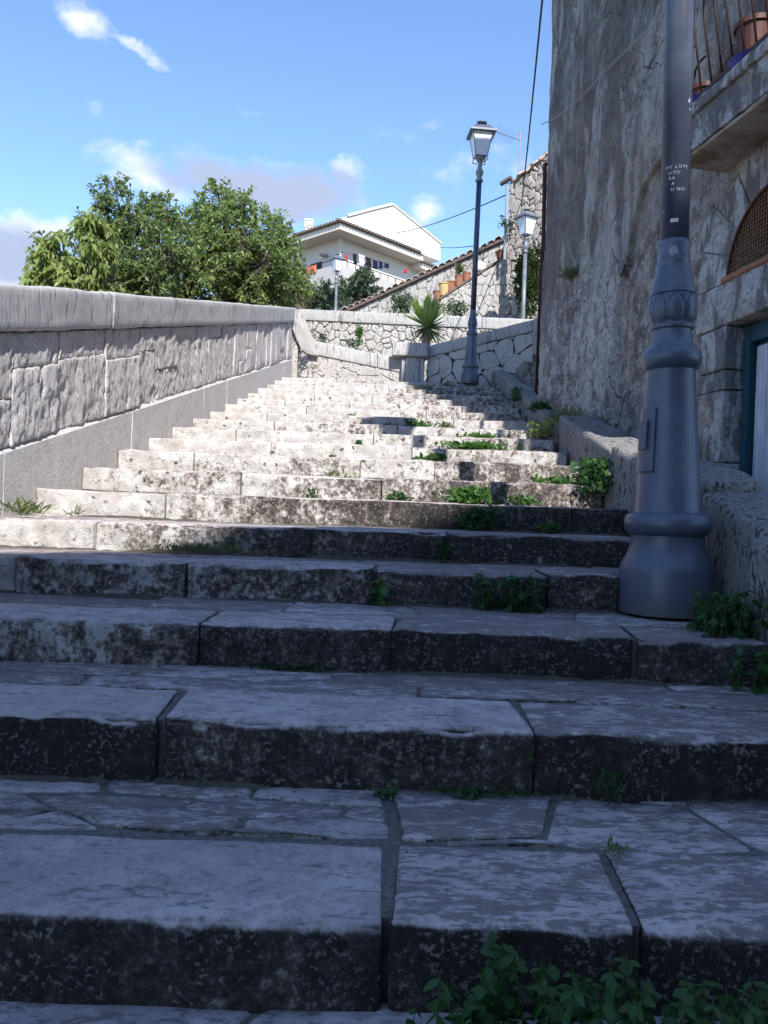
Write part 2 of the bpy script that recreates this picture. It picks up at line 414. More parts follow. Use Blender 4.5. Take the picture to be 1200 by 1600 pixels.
def make_plaster():
    """old lime render: blotched grey, brown where the skin has fallen off, whitish lichen low down, pitted all over"""
    m, t = new_mat('weathered lime render'); p = t.pos()
    z = t.n('ShaderNodeSeparateXYZ', {'Vector': p}).outputs[2]
    st = t.scalev(p, (1.5, 1.5, .6)); a = t.noise(st, 1.0, 6, .64, .8); b = t.noise(st, 3.6, 6, .66, .6); d = t.noise(p, 9.0, 5, .68, .3); g = t.noise(p, 34.0, 5, .7)
    c = t.mix(t.smooth(b, .38, .60), (.16, .143, .13), (.345, .318, .295))
    c = t.mix(t.m('MULTIPLY', t.smooth(d, .52, .62), .55), c, (.40, .372, .345))
    c = t.mix(t.m('MULTIPLY', t.smooth(a, .47, .56), .74), c, t.mix(d, (.040, .036, .034), (.15, .132, .118)))
    c = t.mix(t.m('MULTIPLY', t.smooth(t.noise(p, 1.7, 3), .54, .70), .3), c, (.33, .27, .20))
    lowz = t.smooth(t.m('ADD', z, t.m('MULTIPLY', t.m('SUBTRACT', b, .5), 3.0)), 2.6, 1.6)
    wl = t.smooth(t.m('ADD', t.m('MULTIPLY', g, .5), t.m('MULTIPLY', d, .5)), .49, .56)
    c = t.mix(t.m('MULTIPLY', wl, t.m('ADD', .03, t.m('MULTIPLY', lowz, .60))), c, (.44, .425, .42))
    c = t.mix(t.oattr('brown'), c, t.mix(t.smooth(d, .4, .6), (.105, .085, .068), (.27, .235, .205)))
    wv = t.n('ShaderNodeVectorMath', {0: t.n('ShaderNodeTexNoise', {'Vector': p, 'Scale': 3.0, 'Detail': 4.0}).outputs[1], 'Scale': .5}, operation='SCALE').outputs[0]
    crack = t.m('MULTIPLY', t.smooth(t.voro(t.vm('ADD', p, wv), 1.1, 'Distance', 'DISTANCE_TO_EDGE'), .012, .003), t.smooth(t.noise(p, 1.4, 2), .48, .56))
    c = t.mix(t.m('MULTIPLY', crack, .8), c, (.03, .027, .025))
    pit = t.smooth(g, .44, .34); c = t.mix(t.m('MULTIPLY', pit, .8), c, (.045, .04, .037))
    nr = t.bump(t.m('ADD', t.m('MULTIPLY', g, .6), t.m('MULTIPLY', d, .5)), .8, .025)
    t.out(c, .92, nr, .15); return m
M_PLASTER = make_plaster()
def make_white():
    """whitewashed stone with pits, peeled patches and black grime"""
    m, t = new_mat('peeling whitewashed stone'); p = t.pos()
    a = t.noise(p, 4.5, 5, .64, .4); g = t.noise(p, 32.0, 5, .68); st = t.noise(t.scalev(p, (2.2, 2.2, .8)), 3.2, 6, .66, .5)
    c = t.mix(t.smooth(g, .3, .7), (.27, .26, .26), (.43, .415, .41))
    c = t.mix(t.m('MULTIPLY', t.smooth(a, .50, .56), t.oattr('peel')), c, t.mix(g, (.12, .095, .07), (.33, .28, .22)))
    c = t.mix(t.m('MULTIPLY', t.smooth(st, .47, .55), .82), c, t.mix(g, (.04, .038, .04), (.17, .16, .16)))
    c = t.mix(t.m('MULTIPLY', t.smooth(g, .41, .33), .85), c, (.055, .048, .043))
    nr = t.bump(t.m('ADD', g, t.m('MULTIPLY', t.smooth(a, .50, .56), -.5)), .8, .014)
    t.out(c, .85, nr, .2); return m
M_WHITE = make_white()
def make_soffit():
    m, t = new_mat('stained balcony concrete'); p = t.pos()
    a = t.noise(p, 3.5, 6, .6, .8); g = t.noise(p, 24.0, 5)
    c = t.mix(t.smooth(a, .35, .65), (.17, .13, .095), (.36, .32, .27)); c = t.mix(t.m('MULTIPLY', t.smooth(g, .58, .7), .6), c, (.07, .06, .055))
    t.out(c, .9, t.bump(g, .5, .01), .15); return m
M_SOFFIT = make_soffit()

def make_lamp_paint(name, c0, c1):
    m, t = new_mat(name); p = t.pos()
    a = t.noise(p, 6.0, 5, .6); g = t.noise(p, 90.0, 4); s = t.smooth(t.noise(t.scalev(p, (1, 1, .5)), 45.0, 6, .7), .70, .76)
    c = t.mix(t.smooth(a, .35, .7), c0, c1); c = t.mix(t.m('MULTIPLY', s, .6), c, (.35, .37, .42))
    c = t.mix(t.m('MULTIPLY', t.smooth(t.noise(p, 20.0, 6, .72), .64, .70), .8), c, t.mix(t.noise(p, 9.0, 2), (.02, .018, .018), (.13, .065, .035)))
    oz = t.n('ShaderNodeSeparateXYZ', {'Vector': t.n('ShaderNodeTexCoord').outputs['Object']}).outputs[2]
    gm_ = t.m('MULTIPLY', t.smooth(t.m('ADD', oz, t.m('MULTIPLY', t.m('SUBTRACT', t.noise(p, 22.0, 5, .65), .5), .22)), .09, .0), .65)
    c = t.mix(gm_, c, (.10, .085, .072))
    drip = t.smooth(t.noise(t.scalev(p, (1, 1, .08)), 38.0, 4, .6), .58, .70); c = t.mix(t.m('MULTIPLY', drip, .28), c, (.16, .165, .18))
    b = t.out(c, .40, t.bump(t.m('ADD', g, t.m('MULTIPLY', t.noise(p, 30.0, 3), .8)), .16, .004), .6)
    t.t.links.new(t.m('ADD', .26, t.m('MULTIPLY', a, .24)), b.inputs['Roughness'])
    return m
M_LAMP = make_lamp_paint('slate blue cast iron paint', (.060, .071, .105), (.090, .103, .142))
M_LAMPD = make_lamp_paint('dark navy post paint', (.030, .037, .068), (.055, .064, .10))
M_LAMPN = make_lamp_paint('blue grey post paint', (.050, .058, .092), (.082, .092, .13))
M_LAMPS = make_lamp_paint('mid grey lamp paint', (.11, .12, .135), (.165, .175, .19))
M_LAMPG = make_lamp_paint('light grey lamp paint', (.17, .185, .20), (.26, .275, .29))
M_FROST = simple('frosted lantern glass', (.72, .74, .76), .35, .5, var=.05)
M_SCRATCH = simple('pale scratched marks', (.24, .27, .35), .7, var=.2, vscale=60)
M_RUST = simple('rusty iron', (.105, .05, .035), .8, .25, var=.5, vscale=25, bump=.5)
M_RUST2 = simple('orange brown rusted bar', (.27, .13, .075), .85, .2, var=.6, vscale=35, bump=.6)
M_RAIL = simple('brown painted railing', (.045, .022, .022), .6, .3, var=.4, vscale=30)
M_GATE = simple('dark red brown gate sheet', (.060, .028, .026), .75, .25, var=.5, vscale=5, bump=.3)
M_VOID = simple('dark room behind the grille', (.012, .010, .010), .95, .05)
M_TEAL = simple('teal painted door frame', (.018, .062, .085), .6, .35, var=.4, vscale=14, bump=.2)
def make_planks():
    m, t = new_mat('faded white shutter boards'); p = t.pos()
    a = t.noise(t.scalev(p, (9, 9, .8)), 3.0, 6, .6); g = t.noise(t.scalev(p, (30, 30, 2)), 4.0, 5)
    c = t.mix(t.smooth(a, .35, .7), (.38, .40, .46), (.56, .57, .62)); c = t.mix(t.m('MULTIPLY', t.smooth(g, .6, .7), .7), c, (.10, .10, .12))
    t.out(c, .7, t.bump(g, .3, .004), .25); return m
M_PLANK = make_planks()
M_TERRA = simple('terracotta pot clay', (.29, .125, .078), .85, .2, var=.2)
M_TERRA2 = simple('brick red plastic pot', (.085, .028, .022), .6, .35, var=.15)
M_YELPOT = simple('sand coloured pot', (.50, .36, .16), .8, .25, var=.15)
M_ORPOT = simple('orange yellow plastic pot', (.62, .27, .05), .55, .35, var=.1)
M_BLUE = simple('blue plastic', (.022, .028, .22), .45, .4, var=.2)
M_CYAN = simple('light blue plastic', (.04, .20, .42), .5, .4, var=.1)
M_BLACK = simple('black plastic', (.02, .02, .022), .6, .3)
M_CABLE = simple('black cable', (.015, .015, .018), .6, .3)
M_GREYCABLE = simple('pale grey cable', (.30, .29, .28), .7, .3)
M_TILE = stone_mat('weathered roof tile', (.38, .32, .27), (.55, .49, .43), (.10, .08, .065), (1, 1, 1), 4.0, .5, .5, .02, .5, (.34, .18, .11))
M_TILED = simple('dark roof tile edge', (.13, .10, .085), .9, .2, var=.4, vscale=10)
M_HWALL = simple('cream house render', (.60, .56, .51), .9, .2, var=.06, vscale=1.2)
M_GABLE = simple('pale gable render', (.66, .63, .58), .9, .2, var=.07, vscale=1.6)
M_SOFF = simple('cream painted eaves', (.58, .53, .48), .9, .2, var=.05)
M_HCONC = simple('grey balcony concrete', (.40, .38, .36), .9, .2, var=.1, vscale=2)
M_SHADE = simple('dark brown shutter', (.10, .055, .045), .7, .3)
M_ALU = simple('grey painted metal', (.30, .31, .32), .5, .4, metal=.3)
M_PINKPOLE = simple('faded red mast paint', (.40, .19, .18), .6, .3)
M_BACK = simple('ochre render of the street house', (.34, .29, .23), .9, .2, var=.15, vscale=2)
CL = {k: simple(k + ' cloth', c, .9, .1, var=.1) for k, c in dict(navy=(.012, .014, .04), black=(.015, .014, .016), red=(.45, .03, .03), white=(.70, .68, .70), lilac=(.52, .46, .55), coral=(.55, .14, .09)).items()}

def leaf_mat(name, c0, c1, trans=.35, rough=.5):
    m, t = new_mat(name)
    c = t.mix(t.island(), c0, c1)
    c = t.mix(t.m('MULTIPLY', t.noise(t.pos(), 1.6, 3), .5), c, [x * .7 for x in c0])
    b = t.n('ShaderNodeBsdfPrincipled', {'Base Color': c, 'Roughness': rough, 'Specular IOR Level': .35})
    tr = t.n('ShaderNodeBsdfTranslucent', {'Color': t.mix(.5, c, [x * 1.6 for x in c1])})
    mx = t.n('ShaderNodeMixShader', {0: trans, 1: b.outputs[0], 2: tr.outputs[0]})
    t.n('ShaderNodeOutputMaterial', {'Surface': mx.outputs[0]}); return m
M_LEAF_A = leaf_mat('walnut green leaves', (.095, .155, .04), (.28, .345, .11))
M_LEAF_B = leaf_mat('grey green leaves', (.085, .14, .042), (.235, .295, .10))
M_LEAF_C = leaf_mat('light yellow green leaves', (.16, .225, .055), (.32, .37, .12))
M_LEAF_D = leaf_mat('dusty olive leaves', (.055, .085, .045), (.12, .16, .08))
M_WEED = leaf_mat('fresh weed leaves', (.035, .105, .018), (.085, .19, .035))
M_WEED_D = leaf_mat('deep green weed leaves', (.022, .075, .018), (.05, .125, .03))
M_WEED_Y = leaf_mat('yellowing weed leaves', (.12, .17, .04), (.25, .27, .09))
M_GRASS = leaf_mat('dry green grass blades', (.09, .13, .04), (.20, .22, .09))
M_YUCCA = leaf_mat('sword leaf green', (.24, .34, .07), (.46, .55, .16), .3)
M_YUCCAD = leaf_mat('dull lower sword leaves', (.10, .11, .045), (.17, .17, .07), .15)
M_IVY = leaf_mat('dark ivy leaves', (.022, .045, .012), (.06, .095, .025))
M_BARK = simple('grey brown bark', (.085, .068, .055), .95, .1, var=.35, vscale=14, bump=.8)
M_STEM = simple('green stem', (.06, .10, .03), .7, .2)
M_TRUNKY = simple('fibrous pale trunk', (.34, .24, .17), .9, .1, var=.3, vscale=20, bump=.6)

# ------------------------------------------------------------------ stairs
SD = [-1.12, -.49, .14, .76, 1.381, 2.011, 2.66, 3.318, 3.907, 4.514, 5.126, 5.735, 6.362, 6.994, 7.625, 8.25, 8.873, 9.488, 10.088, 10.691, 11.31, 11.926, 12.539]
SZ = [-1.37, -1.22, -1.065, -.908, -.748, -.583, -.438, -.287, -.142, .009, .162, .318, .466, .613, .761, .909, 1.058, 1.209, 1.362, 1.514, 1.665, 1.815, 1.966]
K0 = 4                                          # index of the nearest step whose riser is in view
def XL(y): return -2.03 + .037 * (y - 4.53)
def XR(y): return 1.424 + .037 * (y - 4.53)
def stair_z(y):
    if y <= SD[0]: return SZ[0]
    for i in range(len(SD) - 1):
        if SD[i] <= y < SD[i + 1]: return SZ[i]
    return SZ[-1]
def slope_z(y): return .242 * y - 1.079          # the line through the step edges
LANDING_Y = 13.75
LAMP = Vector((1.215, 3.30, -.425))
rng = random.Random(5)

core = MB()
edges = SD + [LANDING_Y]
for i in range(len(SD)):
    y0, y1, z = edges[i] + .028, edges[i + 1] + .028, SZ[i] - .011
    xl, xr = XL(y0) - .02, XR(y0) + .02
    core.add([(xl, y0, z - 1.2), (xr, y0, z - 1.2), (xr, y1, z - 1.2), (xl, y1, z - 1.2), (xl, y0, z), (xr, y0, z), (xr, y1, z), (xl, y1, z)], BOXF)
stairs = core.build('stairs', M_MORTAR, loc=(0, 1.3, -.9)); tag(stairs, 'long flight of worn limestone steps climbing between two walls', kind='structure')

JOINTS = {4: [(-120, 0), (632, 0), (1035, .12)], 5: [(255, -.16), (848, .08)], 6: [(318, 0), (626, .1), (1010, .2)], 7: [(30, 0), (297, .1), (590, 0), (860, 0)],
          8: [(150, 0), (487, 0), (702, .05)], 9: [(258, 0), (720, 0), (895, 0)], 10: [(375, 0), (595, 0)], 11: [(300, 0), (560, 0), (676, 0)], 12: [(420, 0), (640, 0)]}
def bump_edge(seed):
    """chips and wear along the front arris, a dip where people walk"""
    def f(w, nn):
        e = max(0, nn.z) * max(0, -nn.y) * 2
        c = noise.noise(w * 9 + Vector((seed, 0, 0)))
        chip = -max(0, noise.noise(w * 23 + Vector((0, seed, 0))) - .25) * .045
        wander = (noise.noise(Vector((w.x * 2.4 + seed * 3, 1, seed))) * .012 + noise.noise(Vector((w.x * 7 + seed, w.z * 4, seed))) * .006) if nn.y < -.3 else 0
        return wander + e * (c * .016 + chip) + (noise.noise(Vector((w.x * 1.6 + seed, 0, 0))) * .006 if nn.z > .5 else 0) + noise.noise(w * 34) * (.0028 if nn.y < -.5 else .0010)
    return f
for i in range(2, len(SD)):
    y, z = SD[i], SZ[i]
    rise = z - SZ[i - 1]
    near = i < 9
    dep = .33 if i > 3 else .3
    if i in JOINTS:
        js = [((px - 600) / FPX * y, sk) for px, sk in JOINTS[i]]
    else:
        js = []; x = XL(y) + rng.uniform(.5, 1.1)
        while x < XR(y) - .4: js.append((x, 0)); x += rng.uniform(.75, 1.5)
    js = [(XL(y) + .004, 0)] + [j for j in js if XL(y) + .15 < j[0] < XR(y) - .12] + [(XR(y) - .004, 0)]
    for a in range(len(js) - 1):
        (x0, s0), (x1, s1) = js[a], js[a + 1]
        g = .0045 if near else .003
        wide = {(4, 632): .011, (5, 255): .012, (4, 1035): .006, (5, 848): .006}
        gl = max([v for (ii, px), v in wide.items() if ii == i and abs(x0 - (px - 600) / FPX * y) < .01] + [g]); gr_ = max([v for (ii, px), v in wide.items() if ii == i and abs(x1 - (px - 600) / FPX * y) < .01] + [g])
        x0 += gl * (a > 0); x1 -= gr_ * (a < len(js) - 2)
        if i == 7 and x1 > LAMP.x - .2: x1 = min(x1, LAMP.x - .195)       # the stone is cut away round the lamp base
        if x1 - x0 < .06: continue
        w = x1 - x0
        zz = z + rng.uniform(-.006, .004); yy = y + rng.uniform(-.008, .008)
        if near: cl = (max(4, int(w / .035)), 8, 7)
        elif i < 14: cl = (max(3, int(w / .09)), 2, 3)
        else: cl = (max(2, int(w / .2)), 1, 1)
        hgt = rise + .03
        M3 = Matrix(((1, (s0 + s1) / 2, 0), (rng.uniform(-.006, .006), 1, 0), (0, 0, 1)))
        V, F = rblock((w, dep, hgt), cl, (.010, .022, .022) if i < 7 else (.010, .020, .020) if near else (.004, .015, .015), .0035, 7.0, i * 3.1 + a, place(((x0 + x1) / 2, yy + dep / 2, zz - hgt / 2), M3), bump_edge(i * 2.3 + a) if i < 14 else None)
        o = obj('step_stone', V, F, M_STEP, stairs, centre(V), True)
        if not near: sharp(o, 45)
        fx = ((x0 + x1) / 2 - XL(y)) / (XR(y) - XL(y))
        base = {2: .8, 3: .8, 4: .88, 5: .85, 6: .58, 7: .42, 8: .20, 9: .18, 10: .22}.get(i, .20)  # how dark the risers go: most on the lowest steps, more towards the right
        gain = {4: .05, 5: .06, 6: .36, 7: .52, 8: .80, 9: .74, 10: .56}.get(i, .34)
        o['lichen'] = base + rng.uniform(-.05, .05); o['riser_dark_gain'] = float(gain)
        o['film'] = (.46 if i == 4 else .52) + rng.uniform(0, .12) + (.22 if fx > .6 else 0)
    # paving behind the edge stone
    yb = (SD[i + 1] if i + 1 < len(SD) else LANDING_Y) + .02
    y0 = y + dep + .006
    if i + 1 < len(SD) and yb - y0 < .03: continue
    fr = Frame((0, 0, z - .008), (1, 0, 0), (0, 1, 0), (0, 0, 1))
    rect = [(XL(y) + .005, y0), (XR(y) - .005, y0), (XR(y) - .005, yb), (XL(y) + .005, yb)]
    if i == 4:
        polys = cells([(XL(y), y0), (.045, y0), (.025, yb), (XL(y), yb)], 6, 3, .008, rng, .55, .45) + cells([(.062, y0), (XR(y), y0), (XR(y), yb), (.045, yb)], 3, 1, .007, rng, .35)
    elif i < 8: polys = cells(rect, 6, 2 if i != 6 else 1, .005, rng, .5, .4)
    elif i < 12: polys = cells(rect, 6, 1, .012, rng, .5)
    else: polys = cells(rect, 4, 1, .012, rng, .4)
    for pl in polys:
        r = polystone(pl, fr, .05, .004 + rng.uniform(-.004, .004), .008, rng, .08, .0, .10)
        if r:
            o = obj('paving_stone', r[0], r[1], M_STEP, stairs, centre(r[0]), True); o['lichen'] = .6; o['film'] = rng.uniform(.66, .86) if i > 4 else rng.uniform(.58, .80)

# pebbles and grit lying in the joints at the back of the nearest treads
grit = MB()
for k in range(420):
    i = rng.choice((4, 4, 4, 5, 5, 6)); y = SD[i + 1] - abs(rng.gauss(0, .05)) - .01 if rng.random() < .6 else rng.uniform(SD[i] + .1, SD[i + 1])
    x = rng.uniform(-1.2, 1.25) if rng.random() < .7 else rng.gauss(.04, .015)
    r = rng.uniform(.0015, .005); c = Vector((x, y, SZ[i] + r * .3 - .002))
    V = [c + Vector((rng.uniform(.6, 1.3) * a, rng.uniform(.6, 1.3) * b, rng.uniform(.5, .9) * cc)) * r for a, b, cc in ((1, 0, 0), (0, 1, 0), (-1, 0, 0), (0, -1, 0), (0, 0, 1))]
    grit.add(V, [(0, 1, 4), (1, 2, 4), (2, 3, 4), (3, 0, 4)])
g = grit.build('grit', M_MORTAR, stairs); g['kind'] = 'stuff'
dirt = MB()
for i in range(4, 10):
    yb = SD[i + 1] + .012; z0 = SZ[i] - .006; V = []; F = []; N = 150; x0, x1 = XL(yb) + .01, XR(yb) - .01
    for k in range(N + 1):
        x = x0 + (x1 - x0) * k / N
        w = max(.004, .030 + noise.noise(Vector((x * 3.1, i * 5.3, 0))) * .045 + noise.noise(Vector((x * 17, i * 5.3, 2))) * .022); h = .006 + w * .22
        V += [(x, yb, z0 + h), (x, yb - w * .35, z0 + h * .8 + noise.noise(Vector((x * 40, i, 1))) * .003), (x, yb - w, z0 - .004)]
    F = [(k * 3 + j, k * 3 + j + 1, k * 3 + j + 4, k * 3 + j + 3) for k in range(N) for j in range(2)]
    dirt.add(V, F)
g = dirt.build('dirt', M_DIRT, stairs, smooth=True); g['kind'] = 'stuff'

# ------------------------------------------------------------------ ground
def ground_z(x, y):
    if y < 13: base = max(-1.55, slope_z(y) - .9 if y > -.6 else -1.55)
    elif y < 60: base = 1.2 + (y - 13) * .22
    else: base = 1.2 + 47 * .22 + (y - 60) * .03
    if -1.2 > x + 2.0: base -= min(1.6, (-2.0 - x - 1.2) * .12)
    return base
gx = [-600, -300, -120, -60, -30, -18, -12, -9, -7, -5, -3.5, -2.6, -1, 1, 2.6, 3.5, 5, 8, 12, 20, 40, 80, 200, 600]
gy = [-600, -200, -60, -30, -15, -8, -4, -2, -.6, 0, 1, 2, 3, 4, 5, 6, 7, 8, 9, 10, 11, 12, 13, 14, 16, 18, 20, 24, 30, 36, 44, 60, 100, 250, 800]
V = [(x, y, ground_z(x, y) - .12) for y in gy for x in gx]; n = len(gx)
F = [(j * n + i, j * n + i + 1, (j + 1) * n + i + 1, (j + 1) * n + i) for j in range(len(gy) - 1) for i in range(n - 1)]
tag(obj('ground', V, F, M_SOIL, smooth=True), 'dry earth of the hillside', kind='structure')
V, F = bbox(-9, 9, -9.0, -1.08, -1.9, -1.52); tag(obj('street', V, F, M_PATH), 'paved street at the foot of the steps', kind='structure')

# ------------------------------------------------------------------ left parapet wall
def along_left(y, off): return Vector((XL(y) - off, y, 0))
lw = thing('parapet_wall', 'long stone parapet on the left of the steps with hewn stones and grey coping', 'wall', (XL(6) - .3, 6, slope_z(6)))
Y0, Y1 = .9, 13.62
tv = Vector((.037, 1, 0)); SL = .2385
def lz(y, py60): return py60 + SL * (y - 4.53)
Z_PL, Z_CB, Z_CT = .315, .93, 1.185             # plinth top, coping bottom, coping top at y = 4.53
# backing
fr = Frame((XL(0), 0, 0), (0, 1, 0), (0, 0, 1), (1, 0, 0))
V = []
for y in (Y0, Y1):
    for off, dz in ((.12, -.55), (.42, -1.8), (.42, Z_CB + .02), (.12, Z_CB + .02)): V.append(along_left(y, off) + Vector((0, 0, lz(y, dz))))
obj('wall_core', V, [(0, 1, 2, 3), (7, 6, 5, 4), (0, 4, 5, 1), (1, 5, 6, 2), (2, 6, 7, 3), (3, 7, 4, 0)], M_DARKMORTAR, lw)
def shear_block(y0, y1, offi, offo, za, zb, cl, bev, amp, freq, seed, dispf=None, skew=0.0):
    """a block of the left wall between y0 and y1, from its face (offi) inwards to offo, following the slope"""
    yc = (y0 + y1) / 2; h = zb - za
    M3 = Matrix(((1, .037, 0), (0, 1, skew), (0, SL, 1)))
    c = Vector((XL(yc) - (offi + offo) / 2, yc, lz(yc, (za + zb) / 2)))
    return rblock((offo - offi, y1 - y0, h), cl, bev, amp, freq, seed, place(c, M3), dispf)
# plinth slabs
y = Y0; k = 0
while y < Y1 - .2:
    l = rng.uniform(.6, 1.15); y1 = min(y + l, Y1)
    def chm(w, nn): return (noise.noise(w * 18) * .003) + (-.012 if (nn.x > .2 and nn.z > .2) else 0)
    V, F = shear_block(y + .001, y1 - .001, rng.uniform(-.004, .004), .16, Z_PL - .62, Z_PL, (2, max(3, int(l / .05)) if y < 8 else 4, 9 if y < 8 else 4), (.034, .0012, .034), .003, 9, k, chm)
    sharp(obj('plinth_stone', V, F, M_PLINTH, lw, centre(V), True), 42); y = y1; k += 1
# hewn stones between plinth and coping, rough vertical tooling
def hew(seed, amp):
    def f(w, nn):
        if nn.x < .3: return 0
        u = Vector((w.y * 6 + w.z * 1.2 + noise.noise(w * 9) * .5, w.z * 1.5 + noise.noise(w * 8) * .3, seed))
        n1 = noise.noise(u); led = round(n1 * 3.2) / 3.2 * .7 + n1 * .3        # broken ledges left by the pick
        n2 = noise.noise(u * 2.7 + Vector((3, 1, 0))); led2 = round(n2 * 2.2) / 2.2
        fine = noise.noise(Vector((w.y * 48, w.z * 22, seed))) * .22 + noise.noise(Vector((w.y * 24, w.z * 40, seed))) * .20
        pit = -max(0, noise.noise(Vector((w.y * 15, w.z * 9, seed + 4))) - .32) * 1.6
        return (led * .55 + led2 * .25 + fine + pit) * amp
    return f
y = Y0; k = 0
while y < Y1 - .15:
    l = rng.uniform(.34, .75) if y < 9 else rng.uniform(.22, .42); y1 = min(y + l, Y1)
    H = Z_CB - Z_PL
    splits = [0, 1]
    if rng.random() < .55 and l > .3: splits = [0, rng.uniform(.62, .82) if rng.random() < .6 else rng.uniform(.25, .6), 1]
    for a in range(len(splits) - 1):
        za, zb = Z_PL - .01 + H * splits[a], Z_PL + H * splits[a + 1]
        fine = y < 9
        g = .004
        V, F = shear_block(y + g, y1 - g, 0.012 + rng.uniform(-.012, .014), .2, za + g * (a > 0), zb - g, (2, max(4, int(l / .015)) if fine else max(3, int(l / .05)), max(3, int((zb - za) / .024)) if fine else 6), (.02, .006, .010), .004, 6, k, hew(k * 1.7, .027), rng.uniform(-.06, .06))
        sharp(obj('hewn_stone', V, F, M_HEWN, lw, centre(V), True), 48); k += 1
    y = y1
# coping
def cop(w, nn): return noise.noise(w * 14) * .003 + noise.noise(w * 2.2) * .008
y = Y0; k = 0
while y < Y1 - .2:
    l = rng.uniform(1.9, 3.0); y1 = min(y + l, Y1 + .05)
    if Y1 - y1 < .5: y1 = Y1 + .05
    V, F = shear_block(y + .0008, y1 - .0008, -.026, .46, Z_CB, Z_CT, (4, max(6, int(l / .05)), 6), (.028, .0012, .028), .006, 3.5, k + 40, cop)
    sharp(obj('coping_stone', V, F, M_COPING, lw, centre(V), True), 42); y = y1; k += 1
# the quoin post that ends the parapet and the swept coping that drops to the cross wall
pe = at(466, 590, Y1 + .1)
ztop = lz(Y1, Z_CB)
c = Vector((XL(Y1) - .10, Y1 + .16, 0))
V, F = rblock((.36, .28, ztop - 1.6), (4, 3, 14), .02, .008, 7, 3.3, place((c.x, c.y, (ztop + 1.6) / 2)))
obj('quoin_post', V, F, M_RUBBLE, lw, centre(V), True)

# ------------------------------------------------------------------ walls that close the landing
def wall(name, label, A, B, zbot, hc, thick, over, stones_u, stones_v, mstone, gap=.014, proud=.02, seed=1, jit=.8, brick=0.0, mcop=M_COPING, mmort=M_DARKMORTAR, coplen=1.1, bulge=.35):
    """wall seen from the camera side; A and B are the two top corners of its face, the coping follows the line between them"""
    rr = random.Random(seed)
    A, B = Vector(A), Vector(B)
    U = Vector((B.x - A.x, B.y - A.y, 0)); L = U.length; U.normalize()
    Wn = U.cross(Vector((0, 0, 1)))              # towards the camera
    if Wn.y > 0: Wn = -Wn
    fr = Frame((A.x, A.y, 0), U, (0, 0, 1), Wn)
    t = thing(name, label, 'wall', (A + B) / 2 * 1.0 - Vector((0, 0, (A.z + B.z) / 2 - zbot)))
    sl = (B.z - A.z) / L
    def quad(o0, o1, z0, z1a, z1b): return
    P = [(0, zbot), (L, zbot), (L, B.z - hc), (0, A.z - hc)]
    V = [fr.p(u, v, -.02) for u, v in P] + [fr.p(u, v, -thick) for u, v in P]
    obj('wall_core', V, [(0, 1, 2, 3), (7, 6, 5, 4), (0, 4, 5, 1), (1, 5, 6, 2), (2, 6, 7, 3), (3, 7, 4, 0)], mmort, t)
    for pl in cells(P, stones_u, stones_v, gap, rr, jit, brick, 0.0 if brick or stones_u < 8 else .45):
        r = polystone(pl, fr, .02, proud * rr.uniform(.6, 1.4), min(.02, proud * .8), rr, .22, bulge)
        if r: sharp(obj('stone', r[0], r[1], mstone, t, centre(r[0]), True), 28)
    if hc > 0:
        u = 0; k = 0
        while u < L - .05:
            l = coplen * rr.uniform(.75, 1.25); u1 = min(L, u + l)
            if L - u1 < .3 * coplen: u1 = L
            uc = (u + u1) / 2; M3 = Matrix.Identity(3)
            M3.col[0] = fr.U + Vector((0, 0, sl)); M3.col[1] = -fr.W; M3.col[2] = Vector((0, 0, 1))
            cpt = fr.p(uc, A.z + sl * uc - hc / 2, over - (thick + over + .03) / 2)
            V, F = rblock((u1 - u - .006, thick + over + .03, hc), (max(3, int(l / .15)), 2, 3), .022, .006, 5, seed + k, place(cpt, M3))
            obj('coping_stone', V, F, mcop, t, centre(V), True); u = u1; k += 1
    return t, fr, L
PA, PB = at(484, 531, 13.72), at(634, 562, 13.62)
w2, _, _ = wall('landing_wall', 'low white stone wall at the stair head left of the pier', PA, PB, 1.6, .245, .34, .03, 6, 3, M_RUBBLE, .004, .005, 11, bulge=.1, mmort=M_PALEMORTAR)
# swept coping down to it
pts = [at(462, 497, 13.66), at(469, 511, 13.68), at(475, 526, 13.70), at(481, 538, 13.72), at(489, 546, 13.74)]
V = []; F = []
for i, p in enumerate(pts):
    for dx, dy, dz in ((-.10, -.14, -.10), (.10, -.14, -.14), (.12, -.14, .06), (-.06, -.14, .13)): V.append(p + Vector((dx, dy, dz)))
    for dx, dy, dz in ((-.10, .2, -.10), (.10, .2, -.14), (.12, .2, .06), (-.06, .2, .13)): V.append(p + Vector((dx, dy, dz)))
for i in range(len(pts) - 1):
    a, b = i * 8, (i + 1) * 8
    for q in ((0, 1), (1, 2), (2, 3), (3, 0)): F.append((a + q[0], a + q[1], b + q[1], b + q[0])); F.append((a + 4 + q[1], a + 4 + q[0], b + 4 + q[0], b + 4 + q[1]))
    F.append((a + 3, b + 3, b + 7, a + 7)); F.append((a + 1, a + 5, b + 5, b + 1))
F += [(0, 3, 2, 1), (4, 5, 6, 7), (0, 4, 7, 3), ((len(pts) - 1) * 8, (len(pts) - 1) * 8 + 1, (len(pts) - 1) * 8 + 2, (len(pts) - 1) * 8 + 3)]
obj('swept_coping_stone', V, F, M_COPING, lw, pts[2], False)
